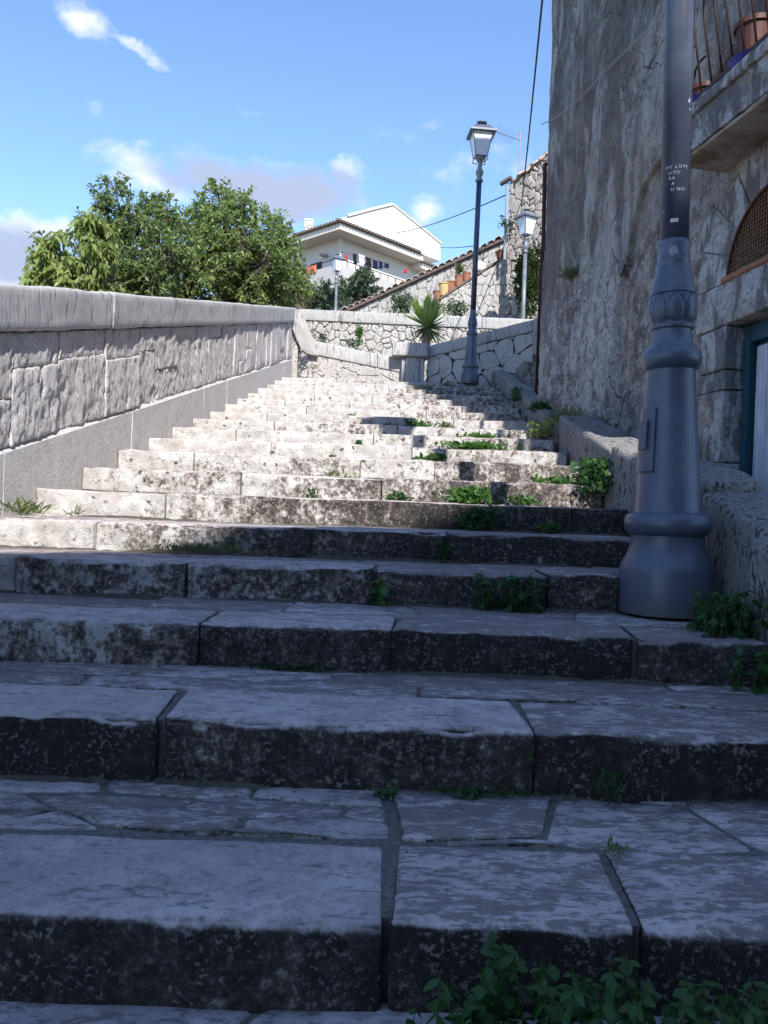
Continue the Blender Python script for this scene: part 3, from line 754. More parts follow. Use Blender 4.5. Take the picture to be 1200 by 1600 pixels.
# pier with its cap
p0, p1 = at(628, 560, 13.42), at(664, 560, 13.42)
pz = at(640, 557, 13.4).z
pier = thing('stone_pier', 'dark capped stone pier between the two landing walls', 'pier', ((p0.x + p1.x) / 2, 13.55, 1.9))
for xa, xb in ((p0.x, p0.x + .06), (p0.x + .066, p1.x - .096), (p1.x - .09, p1.x)):
    V, F = rblock((xb - xa, .34, pz - 1.6), (2, 2, 8), .012, .004, 8, xa, place(((xa + xb) / 2, 13.6 + rng.uniform(-.02, .02), (pz + 1.6) / 2)))
    obj('pier_slab', V, F, M_COPING, pier, centre(V), True)
ca, cb = at(613, 546, 13.38), at(668, 546, 13.38)
V, F = rblock((cb.x - ca.x, .46, .235), (5, 3, 3), .02, .006, 6, 2.2, place(((ca.x + cb.x) / 2, 13.58, pz + .118)))
obj('cap_stone', V, F, M_COPING, pier, centre(V), True)
w3, fr3, L3 = wall('sloping_wall', 'wall of fitted polygonal stones behind the far lamp with rising coping', at(668, 541, 13.6), at(836, 499, 13.0), 1.6, .20, .34, .03, 7, 4, M_SQUARED, .010, .012, 23, .9, bulge=.1)
V, F = rblock((.07, .2, .6), (1, 1, 6), .01, .004, 8, 5, place(at(837, 527, 12.95))); obj('end_stone', V, F, M_RUBBLE, w3, centre(V), True)
w1, _, _ = wall('terrace_wall', 'long rubble terrace wall with pale coping behind the sword leaved plant', at(440, 482, 17.2), at(842, 500, 16.4), 2.6, .245, .4, .05, 29, 6, M_RUBBLE, .009, .022, 31, 1.0, coplen=1.5, mmort=M_PALEMORTAR, bulge=.2)
V, F = bbox(-3.2, 3.4, LANDING_Y, 17.0, 1.2, 2.0); tag(obj('landing', V, F, M_PATH), 'paved landing at the head of the steps', kind='structure')

# ------------------------------------------------------------------ kerb on the right
kerb = thing('stone_kerb', 'raised kerb of big worn stones along the right edge of the steps', 'kerb', (XR(6) + .15, 6, slope_z(6)))
KB = [(1.7, 2.22, .30, .02), (2.24, 2.93, .31, .0), (2.95, 3.62, .33, .055), (3.64, 4.28, .36, .05), (4.30, 5.10, .30, .0), (5.115, 6.95, .24, .01), (6.97, 7.72, .11, .03), (7.74, 8.75, .13, .02), (8.77, 9.9, .16, .01), (9.92, 11.1, .18, .0), (11.12, 12.3, .20, .01), (12.32, 13.2, .20, .0)]
for k, (y0, y1, h, inn) in enumerate(KB):
    yc = (y0 + y1) / 2; wd = .34 if y0 < 8 else max(.2, .34 - (yc - 8) * .03)
    M3 = Matrix(((1, .037, 0), (0, 1, 0), (rng.uniform(-.05, .05), .235, 1)))
    ht = h + .75
    def kd(w, nn): return noise.noise(w * 2.6) * .022 + noise.noise(w * 11) * .007 + noise.noise(w * 30) * .003
    V, F = rblock((wd, y1 - y0, ht), (8 if y0 < 7 else 3, max(4, int((y1 - y0) / (.05 if y0 < 7 else .16))), 16 if y0 < 7 else 6), .05 if y0 < 5 else .035, .006, 5, k * 2.7, place((XR(yc) + .012 + inn + wd / 2, yc, slope_z(yc) + h - ht / 2), M3), kd)
    obj('kerb_stone', V, F, M_KERB, kerb, centre(V), True)
# side path between the kerb and the house
V = []; ys = [5.35 + .35 * i for i in range(25)]
for y in ys:
    z = slope_z(y) + .07; V += [(XR(y) + .2, y, z), (XR(y) + 1.6, y, z), (XR(y) + .2, y, z - .8), (XR(y) + 1.6, y, z - .8)]
F = []
for i in range(len(ys) - 1): a = i * 4; F += [(a, a + 1, a + 5, a + 4), (a + 2, a, a + 4, a + 6)]
F.append((0, 2, 3, 1))
tag(obj('side_path', V, F, M_PATH), 'narrow side path between the kerb and the house', kind='structure')
sp = thing('side_steps', 'small shaded stone steps at the far end of the side path', 'steps', (XR(11) + .7, 11, slope_z(11)))
for k, (y, h) in enumerate(((10.3, .20), (11.0, .33), (11.7, .45))):
    V, F = rblock((.9, .75, .3), (6, 4, 2), .02, .008, 6, k + 70, place((XR(y) + .78, y + .37, slope_z(y) + h - .15)))
    obj('step_stone', V, F, M_KERB, sp, centre(V), True)

# ------------------------------------------------------------------ the old house on the right
FD = 8.9
F0 = Vector((2.76 - .1157 * FD, FD, 0)); FT = Vector((.1157, -1, 0)).normalized(); FN = Vector((-1, -.1157, 0)).normalized()
FAC = Frame(F0, FT, (0, 0, 1), FN)               # u runs from the far corner towards the camera, w points at the steps
def fs(d): return (FD - d) * 1.0067
def onfac(px, py, w=0.0):
    P = onplane(px, py, F0 + FN * w, FN); q = P - F0; return q.dot(FT), q.z
FLEN, FTOP, FBOT = 5.1, 8.9, -1.6
house = thing('old_house', 'tall grey rendered house with balcony on the right of the steps', 'house', F0 + FT * 2.5 + Vector((0, 0, slope_z(6))))
B_ = MB()
B_.add(*fbox(FAC, .02, FLEN, FBOT, FTOP, -6.0, -.5))
B_.add(*fbox(FAC, .02, 3.9, FBOT, FTOP, -.52, -.05)); B_.add(*fbox(FAC, 4.88, FLEN, FBOT, FTOP, -.52, -.05)); B_.add(*fbox(FAC, 3.9, 4.88, 2.05, FTOP, -.52, -.05))
B_.build('wall_body', M_PLASTER, house)
ARC_U, ARC_R, SPR = 4.36, .47, 1.50
def in_open(u, z):
    if 3.93 < u < 4.86 and z < 1.5: return True
    return z >= 1.5 and math.hypot(u - ARC_U, z - SPR) < ARC_R + .02
zs = [FBOT + .045 * i for i in range(int((4.7 - FBOT) / .045))] + [4.7 + .3 * i for i in range(15)]
us = [FLEN * i / 120 for i in range(121)]
def wall_disp(u, z):
    p = Vector((u * 1.3, z * 1.0, 3.0))
    return noise.noise(p * 1.1) * .022 + noise.noise(p * 4.0) * .012 + noise.noise(p * 11) * .006 - .06 * max(0, 1 - u / .18) ** 2
V = [FAC.p(u, z, wall_disp(u, z) * .6) for z in zs for u in us]; nu = len(us)
F = [(j * nu + i, j * nu + i + 1, (j + 1) * nu + i + 1, (j + 1) * nu + i) for j in range(len(zs) - 1) for i in range(nu - 1)
     if not in_open((us[i] + us[i + 1]) / 2, (zs[j] + zs[j + 1]) / 2)]
o = obj('smooth_render', V, F, M_PLASTER, house, smooth=True); o['brown'] = .45
# thicker rough render that still clings to the far part and to the upper wall
def edge_u(z):
    pts = [(-2, 2.18), (1.0, 2.18), (1.75, 2.20), (2.05, 2.35), (2.4, 2.50), (2.62, 2.62), (2.74, 3.0), (2.9, 3.45), (3.1, 5.1), (20, 5.1)]
    for (a, ua), (b, ub) in zip(pts, pts[1:]):
        if a <= z <= b: return ua + (ub - ua) * (z - a) / (b - a) + (noise.noise(Vector((z * 6, 1, 1))) * .04 + noise.noise(Vector((z * 20, 1, 1))) * .012 if ub < 5 else 0)
    return 5.1
NU = 110; V = []
for z in zs:
    e = edge_u(z); low = max(0, min(1, (2.3 - z) / 1.4))
    und = max(0, min(1, (z - (slope_z(FD - e * .9) + .32)) / .25)) if z < 2 else 1
    for i in range(NU + 1):
        u = e * i / NU; w = .045 + wall_disp(u, z) + low * .05 * max(0, min(1, u / .5)) + noise.noise(Vector((u * 17, z * 13, 5))) * .012 * (1 + low)
        # worn undercut foot
        foot = slope_z(FD - u) + .22 + noise.noise(Vector((u * 3, 0, 7))) * .12
        if z < foot: w -= min(.14, (foot - z) * .5)
        V.append(FAC.p(u, z, w))
    V.append(FAC.p(e + .004, z, -.06))
n2 = NU + 2
F = [(j * n2 + i, j * n2 + i + 1, (j + 1) * n2 + i + 1, (j + 1) * n2 + i) for j in range(len(zs) - 1) for i in range(n2 - 1)]
o = obj('rough_render', V, F, M_PLASTER, house, smooth=True); o['brown'] = 0.0
def fblock(u0, u1, v0, v1, w0, w1, cl, bev, amp, seed, mat, name, parent, peel=.6, dispf=None, fr=FAC):
    M3 = Matrix.Identity(3); M3.col[0] = fr.U; M3.col[1] = -fr.W; M3.col[2] = Vector((0, 0, 1))
    V, F = rblock((u1 - u0, w1 - w0, v1 - v0), cl, bev, amp, 8, seed, place(fr.p((u0 + u1) / 2, (v0 + v1) / 2, (w0 + w1) / 2), M3), dispf)
    o = obj(name, V, F, mat, parent, centre(V), True); o['peel'] = peel; return o
# door surround
sur = obj('door_surround', *fbox(FAC, 3.62, 3.9, -.9, 1.2, -.3, -.02), M_MORTAR, house)
for k, (a, b, u0, pl) in enumerate(((-.95, -.36, 3.60, .5), (-.352, -.02, 3.58, .3), (-.012, .33, 3.60, .9), (.336, .80, 3.61, .75), (.806, .93, 3.59, .35), (.936, 1.215, 3.60, .35))):
    fblock(u0, 3.93, a, b, -.28, .03 + rng.uniform(-.006, .006), (6, 6, max(3, int((b - a) / .05))), .012, .006, k + 90, M_WHITE, 'jamb_stone', sur, pl)
for k, (a, b) in enumerate(((-.95, .2), (.21, 1.215))):
    fblock(4.86, 5.12, a, b, -.28, .03, (3, 3, 6), .012, .006, k + 96, M_WHITE, 'jamb_stone', sur, .5)
fblock(3.56, 5.12, 1.22, 1.495, -.28, .035, (24, 5, 5), .012, .006, 99, M_WHITE, 'lintel_stone', sur, .45)
for k in range(9):
    a0, a1 = math.pi * (1 - k / 9) - .006, math.pi * (1 - (k + 1) / 9) + .006
    ro = ARC_R + .36 + .10 * math.sin(k * 2.2)
    pl = [(ARC_U + rad * math.cos(a), SPR + .006 + rad * math.sin(a)) for rad, a in ((ARC_R, a0), (ro, a0), (ro * 1.01, (a0 + a1) / 2), (ro, a1), (ARC_R, a1), (ARC_R, (a0 + a1) / 2))]
    pl = pl[::-1]
    V = [FAC.p(u, v, -.25) for u, v in pl] + [FAC.p(u, v, .012 + .003 * (k % 3)) for u, v in pl]
    n = len(pl); F = [tuple(range(n))[::-1], tuple(range(n, 2 * n))] + [(i, (i + 1) % n, n + (i + 1) % n, n + i) for i in range(n)]
    o = obj('voussoir', V, F, M_WHITE, sur, centre(V)); o['peel'] = .6
# arched grille over the door
gr = obj('arched_grille', *fbox(FAC, ARC_U - ARC_R - .02, ARC_U + ARC_R + .02, SPR - .02, SPR + ARC_R + .04, -.36, -.34), M_VOID, house)
gm = MB()
k = -ARC_R + .02
while k < ARC_R:
    h = math.sqrt(max(0, ARC_R ** 2 - k * k)); gm.add(*tube([FAC.p(ARC_U + k, SPR, .004), FAC.p(ARC_U + k, SPR + h, .004)], .0030, 4, False)); k += .027
k = .027
while k < ARC_R:
    h = math.sqrt(max(0, ARC_R ** 2 - k * k)); gm.add(*tube([FAC.p(ARC_U - h, SPR + k, .000), FAC.p(ARC_U + h, SPR + k, .000)], .0030, 4, False)); k += .027
w_ = gm.build('wire_mesh', M_RUST2, gr); w_['kind'] = 'stuff'
arc = [FAC.p(ARC_U + (ARC_R - .004) * math.cos(a), SPR + (ARC_R - .004) * math.sin(a), .014) for a in [math.pi * i / 24 for i in range(25)]]
obj('grille_rim', *tube(arc, .010, 6), M_RUST, gr, smooth=True)
V, F = tube([FAC.p(ARC_U - ARC_R - .01 + .06 * i, SPR + .012, .028) for i in range(17)], .021, 8)
V = [v + Vector((noise.noise(v * 30), noise.noise(v * 33 + Vector((5, 0, 0))), noise.noise(v * 31 + Vector((0, 9, 0))))) * .006 for v in V]
obj('grille_bar', V, F, M_RUST2, gr, smooth=True)
# door
dr = obj('door', *fbox(FAC, 3.94, 4.85, -.9, 1.21, -.24, -.16), M_TEAL, house)
obj('door_frame', *MB().add(*fbox(FAC, 3.934, 4.0, -.9, 1.214, -.16, -.10)).add(*fbox(FAC, 4.0, 4.86, 1.10, 1.214, -.16, -.105)).__dict__.values(), M_TEAL, dr)
for k in range(7):
    u = 4.03 + k * .115
    fblock(u, u + .110, .03, 1.07, -.16, -.130, (2, 1, 8), .005, .001, k + 110, M_PLANK, 'shutter_board', dr)
obj('door_rail', *fbox(FAC, 4.0, 4.85, -.03, .018, -.16, -.095), M_BLACK, dr)
# balcony, its front not quite parallel to the wall
bU = (FAC.p(5.3, 0, 0) - FAC.p(3.8, 0, .09)).normalized(); BAL = Frame(FAC.p(3.8, 0, .09) - bU * 3.8, bU, (0, 0, 1), Vector((bU.y, -bU.x, 0)))
bal = obj('balcony', *fbox(BAL, 3.80, 5.3, 2.26, 2.46, -.2, .285), M_WHITE, house); bal['peel'] = .8
fblock(3.78, 5.3, 2.462, 2.535, -.2, .31, (30, 3, 2), .012, .006, 121, M_WHITE, 'slab_edge', bal, .7, None, BAL)
def sd(w, nn): return noise.noise(w * 3) * .01
fblock(3.81, 5.3, 2.235, 2.262, -.2, .27, (30, 6, 1), .008, .012, 122, M_SOFFIT, 'soffit', bal, 1.0, sd, BAL)
rail = obj('railing', *fbox(BAL, 3.80, 5.3, 2.565, 2.59, .25, .275), M_RAIL, bal)
for k in range(14):
    u = 3.86 + k * .105
    obj('railing_bar', *tube([BAL.p(u, 2.58, .262), BAL.p(u + .01, 3.0, .34), BAL.p(u, 3.45, .36), BAL.p(u, 3.62, .33)], .0075, 6), M_RAIL, rail, smooth=True)
obj('handrail', *fbox(BAL, 3.80, 5.3, 3.62, 3.645, .30, .345), M_RAIL, rail)
for k in range(3):                              # bent hoops at the far end of the railing
    w = .10 + k * .085; z0 = 2.58; zt = 2.92 + .05 * k
    pts = [BAL.p(3.81, z0, w), BAL.p(3.76, z0 + .2, w + .01), BAL.p(3.735, zt - .05, w + .015), BAL.p(3.75, zt, w + .02), BAL.p(3.80, zt + .03, w + .02), BAL.p(3.87, zt + .03, w + .02)]
    obj('railing_hoop', *tube(pts, .0085, 6), M_RAIL, rail, smooth=True)
u, z = onfac(1185, 192, .1); obj('drain_stub', *tube([FAC.p(u, z, .02), FAC.p(u + .01, z + .005, .16)], .018, 8), M_BLACK, house, smooth=True)
# pots standing on the balcony
def pot(name, label, base, r0, r1, h, mat, group=None, saucer=None, rim=.02, soil=True):
    t = thing(name, label, 'plant pot', base, group)
    b = Vector(base)
    V, F = lathe([(r0 * .2, 0), (r0, 0), (r1 * .95, h - rim * 1.4), (r1 * 1.06, h - rim * 1.4), (r1 * 1.06, h), (r1 * .92, h), (r1 * .88, h - .03)], 20, b + Vector((0, 0, .012 if saucer else 0)))
    obj('pot', V, F, mat, t)
    if soil: obj('soil', *lathe([(r1 * .2, h - .035), (r1 * .87, h - .034), (r1 * .2, h - .03)], 12, b), M_SOIL, t)
    if saucer: obj('saucer', *lathe([(r0 * .5, 0), (r0 * 1.25, .0), (r0 * 1.7, .05), (r0 * 1.6, .05), (r0 * 1.2, .012), (r0 * .4, .012)], 20, b), saucer, t)
    return t
pot('flower_pot', 'small red brown pot in a blue saucer at the balcony end behind the near lamp', BAL.p(3.98, 2.54, .19), .07, .09, .12, M_TERRA2, None, M_BLUE)
pot('flower_pot', 'big red brown pot in a blue saucer behind the balcony railing', BAL.p(4.45, 2.54, .18), .08, .105, .24, M_TERRA2, None, M_BLUE)
# cable stapled to the wall
cab = []
for px, py in ((846, 194), (866, 186), (905, 155), (945, 112), (985, 72), (1020, 40), (1046, 12), (1062, -12), (1090, -40)):
    if px < 864: cab.append(at(px, py, 9.3)); continue
    u, z = onfac(px, py, .1); cab.append(FAC.p(u, z, .10))
obj('wall_cable', *tube(cab, .006, 5), M_GREYCABLE, house, smooth=True)

# ------------------------------------------------------------------ rusty gate past the corner of the house
gp = at(853, 600, 9.6)
gate = thing('iron_gate', 'tall dark rusty iron gate post and sheet past the house corner', 'gate', (gp.x, gp.y, gp.z))
pt, pb = at(851.5, 256, 9.6), at(845, 610, 9.6)
obj('gate_post', *tube([pb - Vector((0, 0, .3)), pt], .026, 8), M_GATE, gate)
obj('top_arm', *tube([pt, pt + Vector((.22, .05, .0))], .022, 6), M_GATE, gate)
a, b, c, d = at(845, 385, 9.62), at(862, 350, 9.72), at(862, 640, 9.72), at(836, 612, 9.62)
V = [a, b, c, d] + [p + Vector((.0, .03, 0)) for p in (a, b, c, d)]
obj('sheet_panel', V, [(0, 3, 2, 1), (4, 5, 6, 7), (0, 1, 5, 4), (1, 2, 6, 5), (2, 3, 7, 6), (3, 0, 4, 7)], M_GATE, gate)
for y in (395, 490, 585):
    p = at(843, y, 9.58); obj('hinge', *tube([p - Vector((.02, .02, .03)), p + Vector((.05, -.02, .03))], .014, 6), M_RUST, gate)

# ------------------------------------------------------------------ lamps
def lantern(t, b, z0, s, mbody, mdark, rot=0.0):
    """four sided tapered lantern: bracket, glass panes, frame bars, brim and roof with finial"""
    def ring(hw, z): return [b + Vector((hw * s * (math.cos(rot + a) - math.sin(rot + a)), hw * s * (math.sin(rot + a) + math.cos(rot + a)), z0 + z * s)) for a in (0, math.pi / 2, math.pi, 3 * math.pi / 2)]
    hd = MB(); gb, gt = ring(.125, .10), ring(.205, .565)
    glass = obj('lantern', *lathe([(.03 * s, z0), (.05 * s, z0 + .02 * s), (.11 * s, z0 + .085 * s), (.12 * s, z0 + .10 * s)], 12, b), mbody, t, smooth=True)
    for k in range(4):
        k2 = (k + 1) % 4
        q = [gb[k], gb[k2], gt[k2], gt[k]]; cc = centre(q); inn = (Vector((b.x, b.y, cc.z)) - cc).normalized() * .008 * s
        obj('glass_pane', q + [v + inn for v in q], BOXF, M_FROST, glass)
        obj('frame_bar', *tube([gb[k], gt[k]], .011 * s, 4), mbody, glass)
        obj('bracket', *tube([ring(.12, .10)[k], ring(.135, .02)[k], ring(.06, -.03)[k]], .012 * s, 5), mbody, glass)
    rf = MB()
    rings = [ring(.215, .555), ring(.275, .560), ring(.275, .60), ring(.235, .615), ring(.15, .72), ring(.09, .745)]
    V = [v for r_ in rings for v in r_]; F = [(i * 4 + k, i * 4 + (k + 1) % 4, (i + 1) * 4 + (k + 1) % 4, (i + 1) * 4 + k) for i in range(5) for k in range(4)] + [(3, 2, 1, 0), (20, 21, 22, 23)]
    obj('roof', V, F, mdark, glass)
    obj('finial', *lathe([(.09 * s, z0 + .74 * s), (.045 * s, z0 + .765 * s), (.05 * s, z0 + .79 * s), (.105 * s, z0 + .80 * s), (.11 * s, z0 + .825 * s), (.05 * s, z0 + .845 * s), (.02 * s, z0 + .86 * s)], 16, b), mdark, glass, smooth=True)
def street_lamp(label, base, s, lean=0.0, mbase=M_LAMP, mshaft=M_LAMPD, mhead=M_LAMP, detail=True, group='cast iron street lamps', shaft_top=4.28):
    t = thing('street_lamp', label, 'street lamp', base, group); b = Vector(base)
    q = .002727
    P = [(71, 958), (71.5, 955), (71, 892), (69, 884), (62, 872), (57, 858), (55, 846), (55, 838), (60, 835), (64, 829), (65, 820), (63.5, 811), (59, 805), (50, 803), (49, 800), (36, 586), (36, 582), (41, 578), (44.5, 570), (45, 562), (43, 554), (38, 549), (33, 543), (31, 535), (29, 523), (29.5, 520), (32.5, 518), (33, 514), (31, 511)]
    prof = [(r * q * s, (958 - y) * q * s) for r, y in P]
    sharp(obj('base', *lathe(prof, 48 if detail else 24, b), mbase, t, smooth=True))
    # bulb with lotus petals
    PB = [(31, 511), (35, 503), (37.5, 491), (37, 479), (34.5, 468), (33, 466)]
    n = 96 if detail else 24; V = []; 
    dense = []
    for (r0, y0), (r1, y1) in zip(PB, PB[1:]):
        for k in range(4): f = k / 4; dense.append((r0 + (r1 - r0) * f, y0 + (y1 - y0) * f))
    dense.append(PB[-1])
    for r, y in dense:
        v = (511 - y) / 45.0
        for k in range(n):
            a = 2 * math.pi * k / n; ph = (a * 9 / (2 * math.pi)) % 1.0 - .5
            edge = .42 * math.sqrt(max(0, 1 - max(0, (v - .55) / .36) ** 2)) if v < .91 else 0
            gv = math.exp(-((abs(ph) - edge) / .05) ** 2) if v > .04 else 0
            V.append(b + Vector((math.cos(a), math.sin(a), 0)) * (r - gv * 3.0) * q * s + Vector((0, 0, (958 - y) * q * s)))
    F = [(i * n + k, i * n + (k + 1) % n, (i + 1) * n + (k + 1) % n, (i + 1) * n + k) for i in range(len(dense) - 1) for k in range(n)]
    obj('lotus_bulb', V, F, mbase, t, smooth=True)
    P2 = [(32, 467), (34.5, 465), (34, 461), (29, 440), (25.5, 425), (24, 417), (24.5, 415.5), (24.5, 414), (24, 413), (24, 390), (24.5, 386), (22, 383), (21.5, 381)]
    sharp(obj('collar', *lathe([(r * q * s, (958 - y) * q * s) for r, y in P2], 40 if detail else 20, b), mbase, t, smooth=True))
    z1 = (958 - 381) * q * s; z2 = shaft_top * s; rs = 21.5 * q * s
    obj('post', *lathe([(rs, z1), (rs * .98, (z1 + z2) / 2), (rs * .93, z2)], 32 if detail else 16, b), mshaft, t, smooth=True)
    sharp(obj('neck', *lathe([(rs, z2), (.082 * s, z2 + .01 * s), (.085 * s, z2 + .045 * s), (.06 * s, z2 + .07 * s), (.052 * s, z2 + .10 * s), (.07 * s, z2 + .15 * s), (.088 * s, z2 + .20 * s), (.07 * s, z2 + .25 * s), (.05 * s, z2 + .28 * s), (.045 * s, z2 + .38 * s), (.055 * s, z2 + .42 * s), (.075 * s, z2 + .44 * s)], 20, b), mhead, t, smooth=True))
    lantern(t, b, z2 + .43 * s, s, mhead, M_LAMP, R(5))
    t.rotation_euler = (0, lean, 0)
    return t
near = street_lamp('big slate blue street lamp with scratched writing on its post in the foreground', LAMP, 1.0, R(-0.9), mshaft=M_LAMPN)
# hatch on the base, shield on the collar
def lathe_patch(b, prof, a0, a1, n=8, dr=0.0):
    V = []; F = []
    for r, z in prof:
        for k in range(n + 1):
            a = a0 + (a1 - a0) * k / n; V.append(b + Vector(((r + dr) * math.cos(a), (r + dr) * math.sin(a), z)))
    m = len(prof)
    for i in range(m - 1):
        for k in range(n): F.append((i * (n + 1) + k, i * (n + 1) + k + 1, (i + 1) * (n + 1) + k + 1, (i + 1) * (n + 1) + k))
    return V, F
def solid_patch(b, prof, a0, a1, n, d0, d1):
    V, F = lathe_patch(b, prof, a0, a1, n, d1); V2, F2 = lathe_patch(b, prof, a0, a1, n, d0); k = len(V); m = len(prof)
    FF = F + [tuple(i + k for i in f[::-1]) for f in F2]
    w = n + 1
    bd = [j for j in range(w)] + [i * w + n for i in range(1, m)] + [(m - 1) * w + j for j in range(n - 1, -1, -1)] + [i * w for i in range(m - 2, 0, -1)]
    for i in range(len(bd)): a, c = bd[i], bd[(i + 1) % len(bd)]; FF.append((c, a, a + k, c + k))
    return V + V2, FF
q = .002727
def body_r(y): return (36 + (49 - 36) * (y - 586) / (800 - 586)) * q
hz = [(body_r(y), (958 - y) * q) for y in (740, 715, 690, 665, 642)]
ha = R(201)
hatch = obj('hatch_plate', *solid_patch(LAMP, hz, ha - .50, ha + .36, 8, -.004, .012), M_LAMP, near)
hz2 = [(body_r(y), (958 - y) * q) for y in (706, 690, 675, 662)]
obj('hatch_lock', *solid_patch(LAMP, hz2, ha - .2, ha + .14, 5, .012, .026), M_LAMP, hatch)
CA = math.atan2(-LAMP.y, -LAMP.x)               # angle of the side that faces the camera
sh = [(-.6, .0), (-.72, .35), (-.5, .8), (-.75, 1.0), (0, .92), (.75, 1.0), (.5, .8), (.72, .35), (.6, .0), (0, -.35)]
def onlamp(x, z, r): a = CA + x / r; return LAMP + Vector((math.cos(a) * r, math.sin(a) * r, z))
V = [onlamp(u * .026, (958 - 408) * q + v * .038, .0662) for u, v in sh] + [onlamp(u * .019, (958 - 408) * q + .004 + v * .029, .0725) for u, v in sh]
n = len(sh); F = [(i, (i + 1) % n, n + (i + 1) % n, n + i) for i in range(n)] + [tuple(range(n, 2 * n))]
obj('shield_emblem', V, F, M_LAMPG, near)
for u in (-.045, .04): obj('screw', *tube([onlamp(u, (958 - 409) * q, .064), onlamp(u, (958 - 409) * q, .069)], .004, 6), M_LAMPD, near)
# words scratched into the paint
def scratch(txt, x, z, size, r_of, name='scratched_writing', seed=0):
    cu = bpy.data.curves.new('t', 'FONT'); cu.body = txt; cu.size = size; cu.resolution_u = 2; cu.space_character = 1.25; cu.offset = -.0002
    ob = bpy.data.objects.new('t', cu); COL.objects.link(ob)
    me = ob.to_mesh(); V = [v.co.copy() for v in me.vertices]; F = [tuple(p.vertices) for p in me.polygons]; ob.to_mesh_clear()
    bpy.data.objects.remove(ob); bpy.data.curves.remove(cu)
    out = []
    for v in V:
        w = v.x / size; xx = x + v.x + noise.noise(Vector((w * 1.3, seed, v.y * 20))) * size * .16; zz = z + v.y * 1.05 + noise.noise(Vector((w * 1.1, seed + 7, 0))) * size * .22
        out.append(onlamp(xx, zz, r_of(zz) + .0008))
    me2 = obj(name, out, F, M_SCRATCH, near); return me2
def r_post(z): return .0592
def r_coll(z):
    y = 958 - z / q
    return (24 + (y - 417) * (34 - 24) / (461 - 417)) * q + .0006
for k, (txt, px, py, sz) in enumerate((('MY LOVE', 1043, 276, .020), ('VITO', 1047, 285, .019), ('BA', 1049, 293, .019), ('A', 1053, 301, .019), ('TI NO', 1051, 311, .019))):
    scratch(txt, (px - 1059) * q, (958 - py) * q * 1.0, sz, r_post, seed=k * 3.1)
for k, (txt, px, py, sz) in enumerate((('TA', 1047, 428, .019), ('PETU', 1046, 438, .019), ('LI', 1052, 447, .016), ('COLA', 1052, 455, .018))):
    scratch(txt, (px - 1057) * q, (958 - py) * q * 1.0, sz, r_coll, seed=k * 2.3 + 20)
V, F = lathe_patch(LAMP, [(.0592, (958 - 358) * q), (.0592, (958 - 352) * q)], CA - .28, CA + .25, 6, .0006); obj('scuff_mark', V, F, M_LAMPG, near)
for (px, py, w) in ((1037, 310, .008), (1036, 290, .010), (1076, 172, .014), (1077, 185, .008), (1043, 339, .006), (1041, 205, .009)):
    x = (px - 1059) * q; z = (958 - py) * q; rr_ = .0592
    x = max(-.052, min(.052, x))
    V = [onlamp(math.asin(max(-1, min(1, x / rr_))) * rr_ + dx * w, z + dz * w * 1.4, rr_ + .0007) for dx, dz in ((-.5, -.4), (.3, -.5), (.5, .3), (-.1, .6))]
    obj('chip_mark', V, [(0, 1, 2, 3)], M_SCRATCH, near)

fl = at(734.5, 603, 12.55)
street_lamp('slate blue street lamp at the head of the steps with white lantern', (fl.x, 12.62, 1.966), .765, R(.6), M_LAMP, M_LAMPD, M_LAMPG, True)
fr_ = at(822, 505, 18.6)
def slim_lamp(label, px, pyb, pyt, Y, zb):
    """slender pale lamp; pyt is the top of its finial"""
    top = at(px, pyt, Y); s = .82; t = thing('street_lamp', label, 'street lamp', (top.x, Y, zb), 'cast iron street lamps'); b = Vector((top.x, Y, zb))
    H = top.z - zb; z2 = H - .86 * s - .43 * s
    obj('post', *lathe([(.09, 0), (.09, .5), (.06, .55), (.052, z2 * .5), (.045, z2)], 14, b), M_LAMPS, t, smooth=True)
    obj('neck', *lathe([(.05, z2), (.08, z2 + .02), (.05, z2 + .06), (.05, z2 + .1), (.09, z2 + .16), (.05, z2 + .23), (.04, z2 + .33), (.07, z2 + .36)], 14, b), M_LAMPS, t, smooth=True)
    lantern(t, b, z2 + .36, s, M_LAMPS, M_LAMPS, R(30)); return t
slim_lamp('slender pale grey street lamp in front of the ivy at the stone gable', 823.5, 500, 326, 18.4, 3.2)
slim_lamp('small distant grey street lamp left of the tiled wall before the house', 527.5, 490, 396, 27.5, 4.6)

# ------------------------------------------------------------------ sloping tiled wall, stair parapet with pots, stone gable
def tile_row(parent, fr, L, zA, zB, over, step, w0, w1, mt=M_TILE, rr=rng):
    """a line of curved tiles laid across the top of a wall"""
    n = int(L / step); sl = (zB - zA) / L
    for k in range(n):
        u = (k + .5) * step; z = zA + sl * u + rr.uniform(-.015, .015)
        V = []; m = 5
        for w in (w1 + rr.uniform(-.03, .03), w0):
            for rad in (step * .56, step * .56 - .02):
                for j in range(m + 1):
                    a = math.pi * j / m
                    V.append(fr.p(u + math.cos(a) * rad, z + math.sin(a) * rad * .8 + sl * math.cos(a) * rad + (.05 if w == w0 else 0), w))
        q_ = m + 1; F = []
        for j in range(m):
            F += [(j, j + 1, 2 * q_ + j + 1, 2 * q_ + j), (q_ + j + 1, q_ + j, 3 * q_ + j, 3 * q_ + j + 1), (j + 1, j, q_ + j, q_ + j + 1)]
        obj('roof_tile', V, F, mt, parent, centre(V))
A0, A1 = at(536, 489, 24.5), at(806, 366, 22.5)
wa, fra, La = wall('tiled_wall', 'rubble wall with sloping tile top rising to the right behind the pots', A0, A1, 3.6, 0, .5, 0, 22, 7, M_RUBBLE, .007, .02, 41, .95, mmort=M_PALEMORTAR, bulge=.25)
tile_row(wa, fra, La, A0.z, A1.z, .1, .21, -.55, .16)
